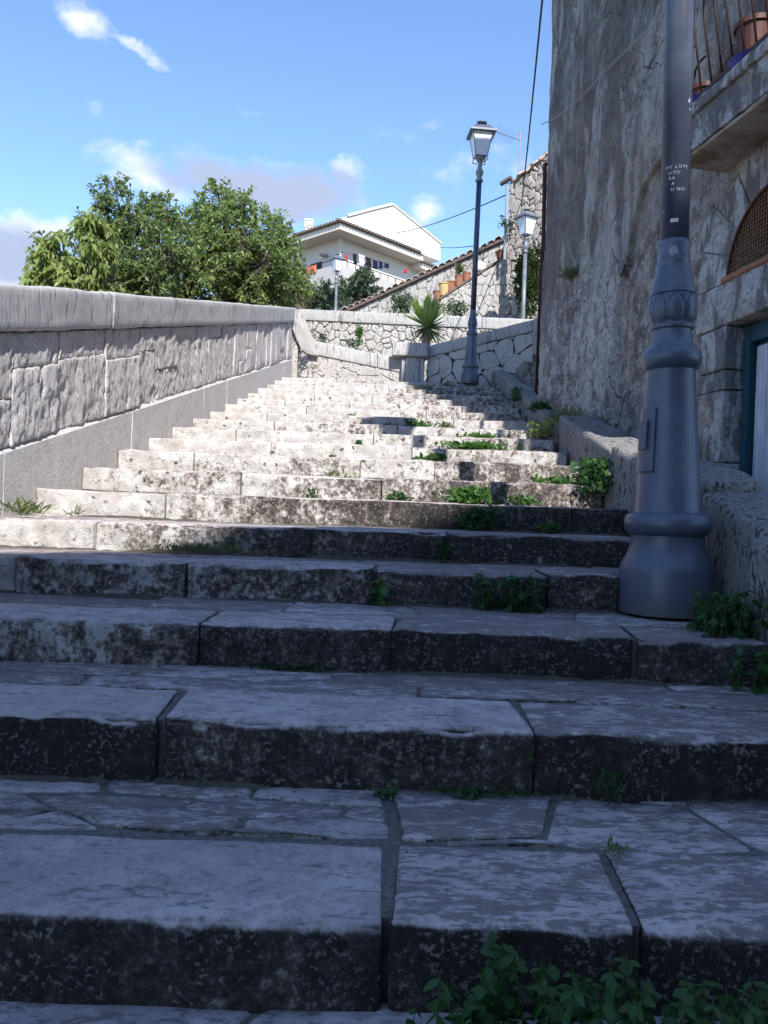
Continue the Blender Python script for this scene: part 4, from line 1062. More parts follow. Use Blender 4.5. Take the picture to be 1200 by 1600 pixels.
obj('tile_bed', [fra.p(0, A0.z - .07, .13), fra.p(La, A1.z - .07, .13), fra.p(La, A1.z + .02, .13), fra.p(0, A0.z + .02, .13), fra.p(0, A0.z - .07, -.5), fra.p(La, A1.z - .07, -.5), fra.p(La, A1.z + .02, -.5), fra.p(0, A0.z + .02, -.5)], BOXF, M_TILED, wa)
B0, B1 = at(636, 499, 21.0), at(800, 392, 20.6)
wb, frb, Lb = wall('stair_parapet', 'sloping parapet of squared pale blocks carrying flower pots', B0, B1, 3.4, .07, .5, .05, 14, 12, M_RUBBLE, .010, .015, 43, .45, .5, M_TILED, M_PALEMORTAR, 2.0, .2)
def bz(px, py): 
    P = onplane(px, py, frb.O + frb.W * (-.2), frb.W); return P
def on_par(px):
    """point on the parapet top below image column px"""
    lo, hi = 0.0, Lb
    for _ in range(40):
        m_ = (lo + hi) / 2; P = frb.p(m_, B0.z + (B1.z - B0.z) * m_ / Lb, -.12)
        c = CAM_R.transposed() @ P; x = 600 + FPX * c.x / -c.z
        if x < px: lo = m_
        else: hi = m_
    return frb.p(lo, B0.z + (B1.z - B0.z) * lo / Lb + .012, -.12)
POTS = [(667, .09, .12, .22, M_CYAN, 'pale blue plastic pot, lowest of the row on the sloping parapet'), (683, .11, .15, .30, M_TERRA, 'dark clay pot with blue rim beside the sand coloured pot'),
        (694, .15, .20, .40, M_YELPOT, 'large sand coloured pot on the sloping parapet'), (704, .13, .17, .32, M_TERRA, 'clay pot just right of the sand coloured pot'),
        (717, .12, .15, .34, M_TERRA, 'clay pot with a green plant on the sloping parapet'), (729, .11, .14, .27, M_TERRA, 'clay pot nearest to the far lamp post on the parapet'),
        (783, .14, .20, .22, M_TERRA, 'wide clay pot at the upper end of the sloping parapet'), (793, .14, .19, .18, M_ORPOT, 'orange yellow pot, highest on the sloping parapet')]
for px, r0, r1, h, mt, lb in POTS: pot('flower_pot', lb, on_par(px), r0 * .8, r1 * .8, h * .85, mt, 'pots on the sloping parapet')
t = thing('watering_can', 'white rounded can on the parapet just right of the lamp post', 'can', on_par(749))
obj('body', *lathe([(.05, 0), (.17, .02), (.2, .14), (.15, .26), (.04, .30)], 16, on_par(749)), CL['white'], t, smooth=True)
C0, C1 = at(797, 284, 20.2), at(884, 210, 19.2)
wc, frc, Lc = wall('stone_gable', 'tall rubble stone gable with tiled rake left of the grey house', C0, C1, 3.2, 0, .6, 0, 8, 20, M_RUBBLE2, .012, .03, 47, 1.0, mmort=M_MORTAR, bulge=.3)
V, F = fbox(frc, .0, Lc + 2.5, 3.2, C0.z - .05, -6, -.6); obj('house_body', V, F, M_MORTAR, wc)
for k in range(9):
    u = (k + .3) * Lc / 8.5; z = C0.z + (C1.z - C0.z) * u / Lc
    V, F = rblock((.36, .75, .05), (3, 3, 1), .015, .02, 6, k + 140, place(frc.p(u, z + rng.uniform(-.02, .07), -.22 + rng.uniform(-.05, .05)), Matrix.Rotation(R(-38 + rng.uniform(-8, 8)), 3, 'Y')))
    obj('rake_tile', V, F, M_TILE, wc, centre(V))
obj('downpipe', *tube([frc.p(-.04, C0.z - .05, .06), frc.p(-.04, 6.4, .06)], .04, 8), M_ALU, wc)
obj('gutter', *tube([frc.p(-.22, C0.z - .04, .1), frc.p(.1, C0.z + .05, .1)], .06, 8), M_TILED, wc)
# television aerial
ab = at(812, 262, 20.4)
an = thing('television_aerial', 'thin red television aerial on the roof of the stone gable', 'aerial', ab)
atop = at(812.5, 206, 20.4); obj('mast', *tube([ab - Vector((0, 0, .3)), atop], .018, 6), M_PINKPOLE, an)
aa, ac = at(813, 219, 20.4), at(768, 203, 19.4); obj('boom', *tube([aa, ac], .014, 6), M_ALU, an)
for k in range(9):
    p = aa.lerp(ac, .2 + .09 * k); obj('element', *tube([p - Vector((.12, -.12, .09)), p + Vector((.12, -.12, .09))], .005, 4), M_ALU, an)
# overhead cables
def sag(a, b, s, n=16): return [a.lerp(b, i / n) - Vector((0, 0, s * 4 * (i / n) * (1 - i / n))) for i in range(n + 1)]
def cable(name, label, a, b, s, r, m): tag(obj(name, *tube(sag(a, b, s), r, 5), m, loc=a, smooth=True), label, 'cable')
cable('overhead_cable', 'thick black cable hanging from the top of the sky to the stone gable', at(815, 316, 20.0), at(851, -40, 9.4), .12, .015, M_CABLE)
cable('overhead_cable', 'thin cable crossing the sky between the pale house and the stone gable', at(618, 364, 38), at(794, 303, 20.3), .15, .016, M_CABLE)
cable('overhead_cable', 'faint low cable from the right end of the pale house to the tiled wall', at(684, 386, 44), at(742, 384, 23.5), .05, .014, M_CABLE)

# ------------------------------------------------------------------ pale house up the hill
E0, E1 = at(531, 347, 40), at(690, 405, 46)
ah = Vector((E1.x - E0.x, E1.y - E0.y, 0)); LA = ah.length; ah.normalize(); bh = Vector((-ah.y, ah.x, 0))
HZ = E0.z
HF = Frame((E0.x, E0.y, 0), ah, bh, (0, 0, 1))      # u along the right facade, v along the left one, w up
hs = thing('hill_house', 'pale house with gable, deep eaves and corner balcony up the hill', 'house', (E0.x + 3, E0.y + 3, 7.0))
OV = 1.0
def hb(name, mat, u0, u1, v0, v1, w0, w1, parent=hs): return obj(name, *fbox(HF, u0, u1, v0, v1, w0, w1), mat, parent)
hb('wall', M_HWALL, OV, LA + 1.5, OV, 9, 6.5, HZ - .1)
ev = hb('eaves', M_SOFF, 0, LA * .80, 0, 9, HZ - .35, HZ - .02)
hb('lower_eaves', M_SOFF, LA * .80, LA + .6, .35, 9, HZ - .62, HZ - .32)
# tiled pent roofs
rt = obj('roof', [HF.p(-.12, -.12, HZ), HF.p(LA * .8, -.12, HZ), HF.p(LA * .8, 1.3, HZ + .42), HF.p(1.3, 1.3, HZ + .42), HF.p(-.12, 9, HZ), HF.p(.5, 9, HZ + .12)], [(0, 1, 2, 3), (4, 0, 3, 5)], M_TILED, hs)
for k in range(int(LA * .8 / .24)):
    u = -.1 + k * .24; ve = min(1.3, max(u, .1)); V, F = tube([HF.p(u, -.18, HZ + .03), HF.p(u, ve, HZ + .03 + .43 * (ve + .18) / 1.48)], .085, 6); obj('roof_tile', V, F, M_TILED, rt)
for k in range(16):
    v = .1 + k * .24; V, F = tube([HF.p(-.18, v, HZ + .03), HF.p(.42, v, HZ + .10)], .085, 6); obj('roof_tile', V, F, M_TILED, rt)
for k in range(9):
    u = LA * .8 + k * .22; V, F = tube([HF.p(u, .18, HZ - .28), HF.p(u, 1.1, HZ - .05)], .08, 6); obj('roof_tile', V, F, M_TILED, rt)
gP = HF.p(0, 1.25, 0)
def on_gable(px, py): return onplane(px, py, gP, bh)
gpts = [on_gable(541, 352), on_gable(545, 337), on_gable(612, 320), on_gable(616, 321), on_gable(688, 381), on_gable(688, 408)]
V = gpts + [p + bh * 7 for p in gpts]; n = len(gpts)
obj('gable', V, [tuple(range(n))[::-1], tuple(range(n, 2 * n))] + [(i, (i + 1) % n, n + (i + 1) % n, n + i) for i in range(n)], M_GABLE, hs)
rp = [on_gable(538, 339), on_gable(612, 317.5), on_gable(614, 320)]; 
obj('verge', *tube([on_gable(543, 337.5), on_gable(578, 328), on_gable(613, 319.5)], .09, 6), M_SOFF, hs)
obj('verge', *tube([on_gable(614, 319.5), on_gable(652, 350), on_gable(690, 381)], .08, 6), M_SOFF, hs)
V = []
cp = at(482.5, 372, 43.5); ch = obj('chimney', *bbox(cp.x - .2, cp.x + .2, 43.3, 43.8, cp.z - .5, cp.z + .55), M_GABLE, hs)
for k in range(4): obj('chimney_slat', *bbox(cp.x - .24, cp.x + .24, 43.25, 43.85, cp.z + .62 + k * .13 - .1, cp.z + .62 + k * .13 - .02), M_GABLE, ch)
# balcony
def zrow(px, py, Y): return at(px, py, Y).z
BZ1 = at(538, 411, 39.6).z; BZ0 = at(538, 446, 39.6).z
bp = hb('balcony', M_HCONC, -.1, LA * .62, -.1, OV, BZ0, BZ0 + .2)
hb('parapet', M_HCONC, -.14, LA * .5, -.14, -.02, BZ0 + .2, BZ1, bp); hb('parapet', M_HCONC, -.14, -.02, -.02, 6.5, BZ0 + .2, BZ1, bp); hb('balcony_floor', M_HCONC, -.1, OV, OV, 6.5, BZ0, BZ0 + .2, bp)
V, F = tube([HF.p(-.08, 6.4, BZ1 + .32), HF.p(-.08, -.08, BZ1 + .32), HF.p(LA, -.08, BZ1 + .32)], .025, 5); obj('handrail', V, F, M_CABLE, bp)
for k in range(10): obj('rail_post', *tube([HF.p(-.08 + k * .62, -.08, BZ1), HF.p(-.08 + k * .62, -.08, BZ1 + .32)], .022, 4), M_CABLE, bp)
hb('floor_slab', M_HCONC, LA * .5, LA + .5, .1, OV, BZ0, BZ0 + .2, bp)
for k in range(22): obj('baluster', *tube([HF.p(LA * .5 + .1 + k * .19, -.04, BZ0 + .2), HF.p(LA * .5 + .1 + k * .19, -.04, BZ1 + .3)], .014, 4), M_ALU, bp)
hb('corner_post', M_SOFF, OV - .14, OV - .02, OV - .14, OV - .02, BZ0, HZ - .3)
for (u, w, wd, hg) in ((LA * .30, .35, .9, 1.6), (LA * .80, .25, .8, 1.2)):
    wn = hb('window', M_SHADE, u, u + wd, OV - .03, OV + .05, BZ1 + w - .9, BZ1 + w - .9 + hg)
    hb('frame', M_SOFF, u - .07, u + wd + .07, OV - .05, OV - .035, BZ1 + w - .9 + hg, BZ1 + w - .8 + hg, wn); hb('pane', M_BLACK, u + .08, u + wd - .08, OV - .045, OV - .032, BZ1 + w - .8, BZ1 + w - 1.0 + hg, wn)
wn = hb('window', M_SHADE, OV - .03, OV + .05, 2.4, 3.3, BZ1 - .5, BZ1 + .9); hb('pane', M_BLACK, OV - .045, OV - .032, 2.5, 3.2, BZ1 - .4, BZ1 + .8, wn)
dish = HF.p(.75, 2.0, HZ - 1.2); obj('satellite_dish', *lathe([(.02, 0), (.15, .02), (.26, .09), (.25, .10), (.14, .04), (.02, .02)], 14, dish), M_ALU, hs)
hb('air_conditioner', M_ALU, OV - .35, OV, 4.6, 5.4, BZ1 + .3, BZ1 + .9)
hb('lower_wall', M_HCONC, OV + .4, LA, OV + .4, 8.5, 4.8, 6.6)
# laundry
def cloth(label, mat, u, v, ztop, wd, ht, axis='u', neck=False):
    V = []; nu_, nv_ = 6, 6
    for j in range(nv_ + 1):
        for i in range(nu_ + 1):
            a = wd * (i / nu_ - .5) * (1 - (.12 * j / nv_ if neck else 0)); off = math.sin(i * 2.1 + j * .6 + u) * .035 * (j / nv_ + .3)
            z = ztop - ht * j / nv_ - (.03 * math.sin(math.pi * i / nu_) if j == 0 else 0)
            V.append(HF.p(u + a, v + off, z) if axis == 'u' else HF.p(u + off, v + a, z))
    m_ = nu_ + 1; F = [(j * m_ + i, j * m_ + i + 1, (j + 1) * m_ + i + 1, (j + 1) * m_ + i) for j in range(nv_) for i in range(nu_)]
    k = len(V); V2 = [p + bh * .012 for p in V]
    FF = F + [tuple(x + k for x in f[::-1]) for f in F]
    rim = [i for i in range(m_)] + [j * m_ + nu_ for j in range(1, nv_ + 1)] + [nv_ * m_ + i for i in range(nu_ - 1, -1, -1)] + [j * m_ for j in range(nv_ - 1, 0, -1)]
    for i in range(len(rim)): a, b = rim[i], rim[(i + 1) % len(rim)]; FF.append((b, a, a + k, b + k))
    tag(obj('hanging_cloth', V + V2, FF, mat, loc=centre(V), smooth=True), label, 'laundry', 'laundry on the balcony of the pale house')
def u_at(px, py, v):
    P = onplane(px, py, HF.p(0, v, 0), bh); return (P - HF.O).dot(ah), P.z
for px, pt_, pb_, w_px, m_, lb in ((541.5, 397, 407, 3.5, 'red', 'small red cloth at the corner of the house balcony'), (555, 396, 412, 6, 'black', 'black garment left of the patterned sheet on the balcony'),
        (566, 398, 417, 9, 'lilac', 'pale patterned sheet hanging on the balcony of the pale house'), (576, 402, 413, 8, 'black', 'black shirt right of the patterned sheet'),
        (586.5, 406, 420, 7.5, 'navy', 'first of the navy towels right of the black shirt'), (595, 408, 420, 6, 'navy', 'middle one of the three navy towels on the balcony'), (604, 411, 419, 7, 'navy', 'last and shortest of the three navy towels'),
        (634, 420, 427, 4, 'red', 'dark red cloth hanging at the right end of the balcony')):
    u, z = u_at(px, pt_, -.2); u2, z2 = u_at(px, pb_, -.2); uw = u_at(px + w_px / 2, pt_, -.2)[0] - u_at(px - w_px / 2, pt_, -.2)[0]
    cloth(lb, CL[m_], u, -.2, z, uw, z - z2, neck=(m_ == 'black'))
tag(obj('clothes_line', *tube([HF.p(0, -.2, u_at(541, 397, -.2)[1]), HF.p(u_at(604, 411, -.2)[0] + .3, -.2, u_at(604, 411, -.2)[1] + .02)], .008, 4), M_CABLE), 'thin clothes line along the balcony of the pale house', 'clothes line')
cloth('coral red cloth on the shaded side of the house balcony', CL['coral'], -.2, 1.9, BZ1 + .28, .8, .42, 'v')
# thin red brown pole behind the parapet
pp = at(474, 470, 20); tag(obj('garden_pole', *tube([at(473.5, 500, 20), at(475.5, 455, 20)], .045, 6), M_RUST, loc=at(473.5, 500, 20)), 'short rusty pole standing behind the parapet by the tree', 'pole')

# ------------------------------------------------------------------ street house behind the viewer, whose shade covers the lower steps
S1, S2 = Vector((-1.8, 3.45, -.25)), Vector((1.35, 4.9, .1)); ZR = 10.0
q1 = S1 + SUN_V * ((ZR - S1.z) / SUN_V.z); q2 = S2 + SUN_V * ((ZR - S2.z) / SUN_V.z)
dd = (q2 - q1); dd.z = 0; dd.normalize()
BF = Frame((q1.x, q1.y, 0), dd, (0, 0, 1), Vector((-dd.y, dd.x, 0)))
sh_ = thing('street_house', 'ochre rendered street house standing opposite the foot of the steps', 'house', (q1.x, q1.y - 3, -1.6))
obj('wall', *fbox(BF, -9, 10, -1.6, ZR - .2, -9, -.25), M_BACK, sh_)
obj('roof', [BF.p(-9.3, ZR - .2, 0), BF.p(10.3, ZR - .2, 0), BF.p(10.3, ZR, 0), BF.p(-9.3, ZR, 0), BF.p(-9.3, ZR - .2, -9.3), BF.p(10.3, ZR - .2, -9.3), BF.p(10.3, ZR + .3, -9.3), BF.p(-9.3, ZR + .3, -9.3)], BOXF, M_TILE, sh_)
for k in range(5):
    for z in (0.8, 4.2, 7.2):
        wn = obj('window', *fbox(BF, -7.6 + k * 3.6, -6.6 + k * 3.6, z, z + 1.5, -.26, -.2), M_SHADE, sh_); obj('sill', *fbox(BF, -7.7 + k * 3.6, -6.5 + k * 3.6, z - .08, z, -.26, -.1), M_WHITE, wn)

# ------------------------------------------------------------------ vegetation
def leaf_cloud(P, D, L, W, rs, droop=0.0):
    """many folded leaves as one mesh: P centres, D directions (unit), L lengths, W widths"""
    n = len(P)
    up = rs.normal(size=(n, 3)); side = np.cross(D, up); side /= np.linalg.norm(side, axis=1)[:, None] + 1e-9
    nor = np.cross(side, D)
    D2 = D.copy(); D2[:, 2] -= droop; 
    base = P; mid = P + D * (L * .5)[:, None]; tip = P + D * (L * .5)[:, None] + D2 * (L * .5)[:, None]
    l = mid + side * (W * .5)[:, None] + nor * (W * .18)[:, None]; r = mid - side * (W * .5)[:, None] + nor * (W * .18)[:, None]
    V = np.stack([base, l, tip, r], 1).reshape(-1, 3)
    return V
def quads_obj(name, V, mat, parent=None, loc=None):
    base = wloc(parent) if parent is not None else Vector((0, 0, 0)); loc = Vector(loc) if loc is not None else base
    n = len(V) // 4; me = bpy.data.meshes.new(name)
    V = V - np.array(loc)
    me.vertices.add(len(V)); me.vertices.foreach_set('co', V.astype(np.float32).ravel())
    me.loops.add(4 * n); me.loops.foreach_set('vertex_index', np.arange(4 * n, dtype=np.int32))
    me.polygons.add(n); me.polygons.foreach_set('loop_start', np.arange(0, 4 * n, 4, dtype=np.int32)); me.polygons.foreach_set('loop_total', np.full(n, 4, np.int32))
    me.update(calc_edges=True); me.materials.append(mat)
    o = bpy.data.objects.new(name, me); link(o, parent); o.location = loc - base; WL[o.name] = loc; return o
def tree(name, label, base, clumps, leaf, mleaf, seed, per=26, droop=.25, upb=.30, twig=.85, trunk_r=.075, cat='tree', hang=0.0):
    """clumps: (centre, radius, twigs); every twig carries leaves, limbs join the clumps to the trunk"""
    rs = np.random.default_rng(seed); rr = random.Random(seed)
    base = Vector(base); t = thing(name, label, cat, base)
    cen = centre([c for c, _, _ in clumps])
    fork = base.lerp(cen, .55); fork.x += .1
    obj('trunk', *tube([base - Vector((0, 0, .3)), base.lerp(fork, .35) + Vector((rr.uniform(-.1, .1), 0, 0)), fork], [trunk_r * 1.3, trunk_r, trunk_r * .75], 9), M_BARK, t, smooth=True)
    br = MB(); PP = []; DD = []; LL = []
    for c, r, nt in clumps:
        m1 = fork.lerp(c, .5) + Vector((rr.uniform(-.15, .15), rr.uniform(-.15, .15), .12))
        br.add(*tube([fork, m1, c], [trunk_r * .5, trunk_r * .3, trunk_r * .14], 5))
        for k in range(nt):
            d = Vector(rs.normal(size=3)); d.z += upb; d.normalize()
            ln = r * rr.uniform(.6, 1.45) * twig; st = c + d * r * .08
            e = st + d * ln + Vector((0, 0, -hang * ln)); mid = st.lerp(e, .5) + Vector((0, 0, .1 * ln))
            br.add(*tube([st, mid, e], [.012, .008, .004], 3, False))
            for j in range(per):
                f = 1.03 - .75 * rr.random() ** 1.6; p = (st.lerp(mid, f * 2) if f < .5 else mid.lerp(e, f * 2 - 1))
                dv = Vector(rs.normal(size=3)) * .8 + d * .6; dv.z -= droop; dv.normalize()
                PP.append(p + Vector(rs.normal(size=3)) * .03); DD.append(dv); LL.append(leaf * rr.uniform(.6, 1.2))
    br_o = br.build('branches', M_BARK, t); br_o['kind'] = 'stuff'
    L = np.array(LL); V = leaf_cloud(np.array(PP), np.array(DD), L, L * rs.uniform(.36, .5, len(L)), rs, droop)
    o = quads_obj('crown', V, mleaf, t); o['kind'] = 'stuff'; return t
def cl(px, py, Y, rpx, n, dy=.6, rr=random.Random(9)):
    c = at(px, py, Y + rr.uniform(-dy, dy)); return (c, rpx / FPX * Y, n)
tree('walnut_tree', 'large dense green tree behind the parapet, the one nearest the pale house', at(370, 640, 15.5), [cl(x, y, 15.5, r_, n) for x, y, r_, n in (
    (345, 318, 34, 26), (348, 352, 50, 34), (300, 378, 46, 34), (400, 360, 44, 32), (375, 400, 60, 44), (432, 398, 44, 34), (448, 432, 40, 32), (320, 430, 56, 44), (400, 450, 56, 44), (455, 462, 34, 26), (270, 410, 46, 34), (270, 455, 50, 40), (350, 470, 60, 44), (320, 340, 30, 18), (425, 352, 24, 12), (380, 322, 24, 12), (360, 380, 50, 40), (410, 415, 50, 40), (330, 400, 50, 40), (430, 460, 44, 36), (300, 470, 50, 40), (380, 475, 50, 40))], .115, M_LEAF_A, 3)
tree('walnut_tree', 'looser green tree with bare twigs on top behind the middle of the parapet', at(205, 640, 14.2), [cl(x, y, 14.2, r_, n) for x, y, r_, n in (
    (180, 298, 20, 9), (228, 318, 24, 11), (150, 322, 24, 10), (200, 332, 34, 18), (245, 345, 30, 14), (215, 372, 46, 30), (160, 372, 40, 24), (250, 392, 40, 28), (190, 412, 50, 38), (240, 440, 50, 38), (140, 425, 46, 34), (180, 455, 54, 40), (105, 448, 36, 24), (255, 315, 14, 4), (268, 365, 34, 22), (275, 400, 40, 28), (262, 345, 24, 12), (200, 380, 44, 34), (170, 440, 46, 36), (225, 460, 46, 36), (120, 440, 40, 30))], .105, M_LEAF_B, 5)
tree('cherry_tree', 'small light green tree with drooping leaves at the left above the coping', at(105, 640, 9.0), [cl(x, y, 9.0, r_, n, .3) for x, y, r_, n in (
    (82, 385, 24, 12), (70, 415, 26, 12), (60, 440, 22, 11), (140, 355, 26, 14), (160, 365, 28, 15), (150, 390, 26, 10), (98, 430, 28, 12), (130, 445, 30, 14), (165, 450, 26, 10), (50, 450, 18, 8))], .105, M_LEAF_C, 8, 24, .75, .3, .85, .06, hang=.3)
tree('olive_bush', 'dark green bushy tree in front of the balcony of the pale house', at(555, 600, 29), [cl(x, y, 29, r_, n) for x, y, r_, n in (
    (562, 440, 22, 24), (575, 450, 18, 18), (545, 455, 26, 26), (560, 470, 26, 26), (515, 462, 22, 22), (505, 475, 24, 24), (540, 485, 24, 20), (490, 468, 22, 20))], .16, M_LEAF_D, 12, 30)
# ivy and shrubs on the far walls
def foliage(name, label, cat, c, half, n, leaf, mat, seed, stem=None, droop=.3):
    rs = np.random.default_rng(seed); t = thing(name, label, cat, Vector(c) - Vector((0, 0, half[2])))
    P = rs.normal(size=(n, 3)); P /= np.linalg.norm(P, axis=1)[:, None]; P *= (rs.random(n) ** .4)[:, None]
    lump = np.array([1 + .45 * noise.noise(Vector(p) * 2.2 + Vector((seed, 0, 0))) for p in P]); P *= lump[:, None]
    P = P * np.array(half) + np.array(c)
    D = rs.normal(size=(n, 3)); D[:, 2] += .1; D[:, 1] -= .4; D /= np.linalg.norm(D, axis=1)[:, None]
    L = leaf * rs.uniform(.6, 1.25, n); o = quads_obj('leaves', leaf_cloud(P, D, L, L * .55, rs, droop), mat, t); o['kind'] = 'stuff'
    st = MB(); rr = random.Random(seed)
    for k in range(7):
        e = Vector(c) + Vector((rr.uniform(-.7, .7) * half[0], rr.uniform(-.5, .5) * half[1], rr.uniform(0, .7) * half[2]))
        b0 = Vector(c) - Vector((rr.uniform(-.2, .2) * half[0], 0, half[2])); st.add(*tube([b0, b0.lerp(e, .5) + Vector((rr.uniform(-.1, .1) * half[0], 0, 0)), e], [leaf * .12, leaf * .09, leaf * .05], 4, False))
    s_ = st.build('stems', M_STEM, t); s_['kind'] = 'stuff'; return t
foliage('ivy', 'dark ivy mass on the stone gable behind the slender lamp', 'ivy', at(826, 435, 18.9), (.36, .25, .85), 2600, .11, M_IVY, 21)
foliage('shrub', 'thin grey green shrub on the tiled wall left of the sword leaved plant', 'shrub', at(628, 474, 20.8), (.32, .25, .32), 520, .10, M_LEAF_D, 22)
foliage('shrub', 'sparse shrub below the pots right of the sword leaved plant', 'shrub', at(712, 482, 19.6), (.34, .25, .24), 420, .09, M_LEAF_D, 23)
foliage('potted_plant', 'small pale plant growing in a clay pot on the parapet', 'plant', on_par(717) + Vector((0, 0, .48)), (.13, .1, .14), 130, .10, M_GRASS, 24)
foliage('wall_weed', 'low green weed on the terrace wall at the left end', 'weed', at(483, 526, 16.6), (.12, .08, .09), 160, .05, M_WEED_D, 25)
foliage('wall_weed', 'upright weed on the terrace wall left of centre', 'weed', at(504, 529, 16.4), (.09, .08, .15), 170, .05, M_WEED_D, 26)
foliage('wall_weed', 'tall thin weed on the terrace wall above the white coping', 'weed', at(562, 520, 16.4), (.08, .08, .22), 220, .06, M_WEED, 27)
foliage('wall_weed', 'low spreading weed below the tall thin wall weed', 'weed', at(552, 537, 16.3), (.15, .08, .09), 160, .05, M_WEED_D, 28)
foliage('gable_weed', 'reddish sprig growing out of the corner of the stone gable', 'weed', at(790, 350, 19.9), (.22, .12, .22), 90, .10, M_LEAF_D, 29)
# sword leaved plant
yb = at(664, 541, 15.2); yk = thing('yucca_plant', 'spiky green sword leaved plant behind the pier', 'plant', yb)
obj('trunk', *tube([yb - Vector((0, 0, .25)), yb + Vector((.02, 0, .18)), yb + Vector((.03, 0, .40))], [.10, .085, .07], 8), M_TRUNKY, yk, smooth=True)
yr = random.Random(4)
for k in range(150):
    a = yr.uniform(0, 2 * math.pi); low = k < 46; el = R(yr.uniform(-45, 20)) if low else R(yr.uniform(28, 89)); ln = yr.uniform(.32, .50) if low else yr.uniform(.45, .72)
    d = Vector((math.cos(a) * math.cos(el), math.sin(a) * math.cos(el), math.sin(el))); s_ = Vector((-math.sin(a), math.cos(a), 0)); st = yb + Vector((.03, 0, .38))
    w = .036; V = []
    for f, ww in ((0, .7), (.35, 1), (.7, .75), (1, .06)):
        p = st + d * ln * f - Vector((0, 0, (.14 if low else .05) * f * f * ln)); nn = s_.cross(d) * w * .35
        V += [p - s_ * w * ww + nn * ww, p, p + s_ * w * ww + nn * ww]
    F = [(i * 3 + j, i * 3 + j + 1, i * 3 + j + 4, i * 3 + j + 3) for i in range(3) for j in range(2)]
    obj('leaf_blade', V, F, M_YUCCAD if low and yr.random() < .6 else M_YUCCA, yk, st)

# weeds on the steps
LEAFV = [(0, 0, 0), (-.22, .25, .03), (-.30, .52, .04), (-.16, .82, .0), (0, 1.0, -.06), (.16, .82, .0), (.30, .52, .04), (.22, .25, .03), (0, .5, -.03)]
LEAFF = [(0, 8, 1), (1, 8, 2), (2, 8, 3), (3, 8, 4), (4, 8, 5), (5, 8, 6), (6, 8, 7), (7, 8, 0)]
LEAF_ME = {m.name: mesh_of('leaf', LEAFV, LEAFF, m, True) for m in (M_WEED, M_WEED_D, M_WEED_Y)}
def leafy(name, label, c, spread, h, n, size, mat, seed, cat='weed'):
    """plant of stems with paired leaves, each leaf an object of its own"""
    rr = random.Random(seed); c = Vector(c); t = thing(name, label, cat, c); st = MB(); left = n
    while left > 0:
        b = c + Vector((rr.uniform(-1, 1) * spread[0], rr.uniform(-1, 1) * spread[1], 0)); hh = h * rr.uniform(.45, 1.05)
        tip = b + Vector((rr.uniform(-.25, .25) * hh, rr.uniform(-.5, .0) * hh * .6, hh)); st.add(*tube([b, b.lerp(tip, .5), tip], [size * .05, size * .04, size * .03], 4, False))
        whorls = max(2, int(hh / (size * .75))); a0 = rr.uniform(0, 6.28)
        for wv in range(whorls):
            f = (wv + .6) / whorls; p = b.lerp(tip, min(1, f))
            for k in range(2 if wv < whorls - 1 else 4):
                a = a0 + wv * 1.57 + k * (math.pi if wv < whorls - 1 else math.pi / 2) + rr.uniform(-.3, .3); el = R(rr.uniform(-70, 15))
                s = size * rr.uniform(.6, 1.15) * (.8 if wv == whorls - 1 else 1)
                M = Matrix.Translation(p - c) @ Matrix.Rotation(a, 4, 'Z') @ Matrix.Rotation(el, 4, 'X') @ Matrix.Rotation(rr.uniform(-.4, .4), 4, 'Y') @ Matrix.Diagonal((s * rr.uniform(.9, 1.25), s, s, 1))
                o = bpy.data.objects.new('leaf', LEAF_ME[mat.name]); link(o, t); o.matrix_local = M; left -= 1
    s_ = st.build('stems', M_STEM, t); s_['kind'] = 'stuff'; return t
leafy('weed_plant', 'leafy green plant at the bottom of the frame left of the other leafy plants', (.215, 1.27, -.908), (.105, .06), .185, 230, .037, M_WEED_D, 51)
leafy('weed_plant', 'leafy green plant at the bottom of the frame in the middle of the leafy row', (.395, 1.25, -.908), (.105, .055), .17, 230, .037, M_WEED_D, 52)
leafy('weed_plant', 'leafy green plant in the bottom right corner of the frame', (.585, 1.25, -.908), (.105, .05), .15, 230, .037, M_WEED_D, 53)
leafy('weed_plant', 'tiny dark sprigs in the wide joint at the bottom of the frame', (.05, 1.27, -.908), (.05, .04), .06, 26, .024, M_WEED_D, 54)
leafy('weed_plant', 'broad leaved sprig at the foot of a dark riser in mid stairs', (.0, 3.28, -.435), (.02, .012), .15, 14, .065, M_WEED, 55)
leafy('weed_plant', 'dark leafy clump below a riser left of the near lamp', (.54, 3.26, -.435), (.13, .03), .16, 120, .054, M_WEED_D, 56)
leafy('weed_plant', 'dense leafy clump crowding the foot of the near lamp on its right', (1.27, 2.86, -.435), (.10, .13), .17, 280, .05, M_WEED_D, 57)
leafy('weed_plant', 'dark leaves hanging at the right frame edge below the near lamp', (1.27, 2.60, -.585), (.06, .03), .17, 70, .045, M_WEED_D, 58)
leafy('weed_plant', 'tiny sprig in the joint of the third riser from the bottom', (.415, 1.995, -.67), (.008, .006), .05, 8, .022, M_WEED_D, 59)
leafy('weed_plant', 'few small leaves on the second tread near the small hole', (.03, 1.975, -.745), (.03, .008), .03, 8, .03, M_WEED_D, 60)
leafy('weed_plant', 'low broad leaves at the foot of the second riser right of centre', (.22, 1.97, -.745), (.06, .010), .035, 14, .032, M_WEED_D, 61)
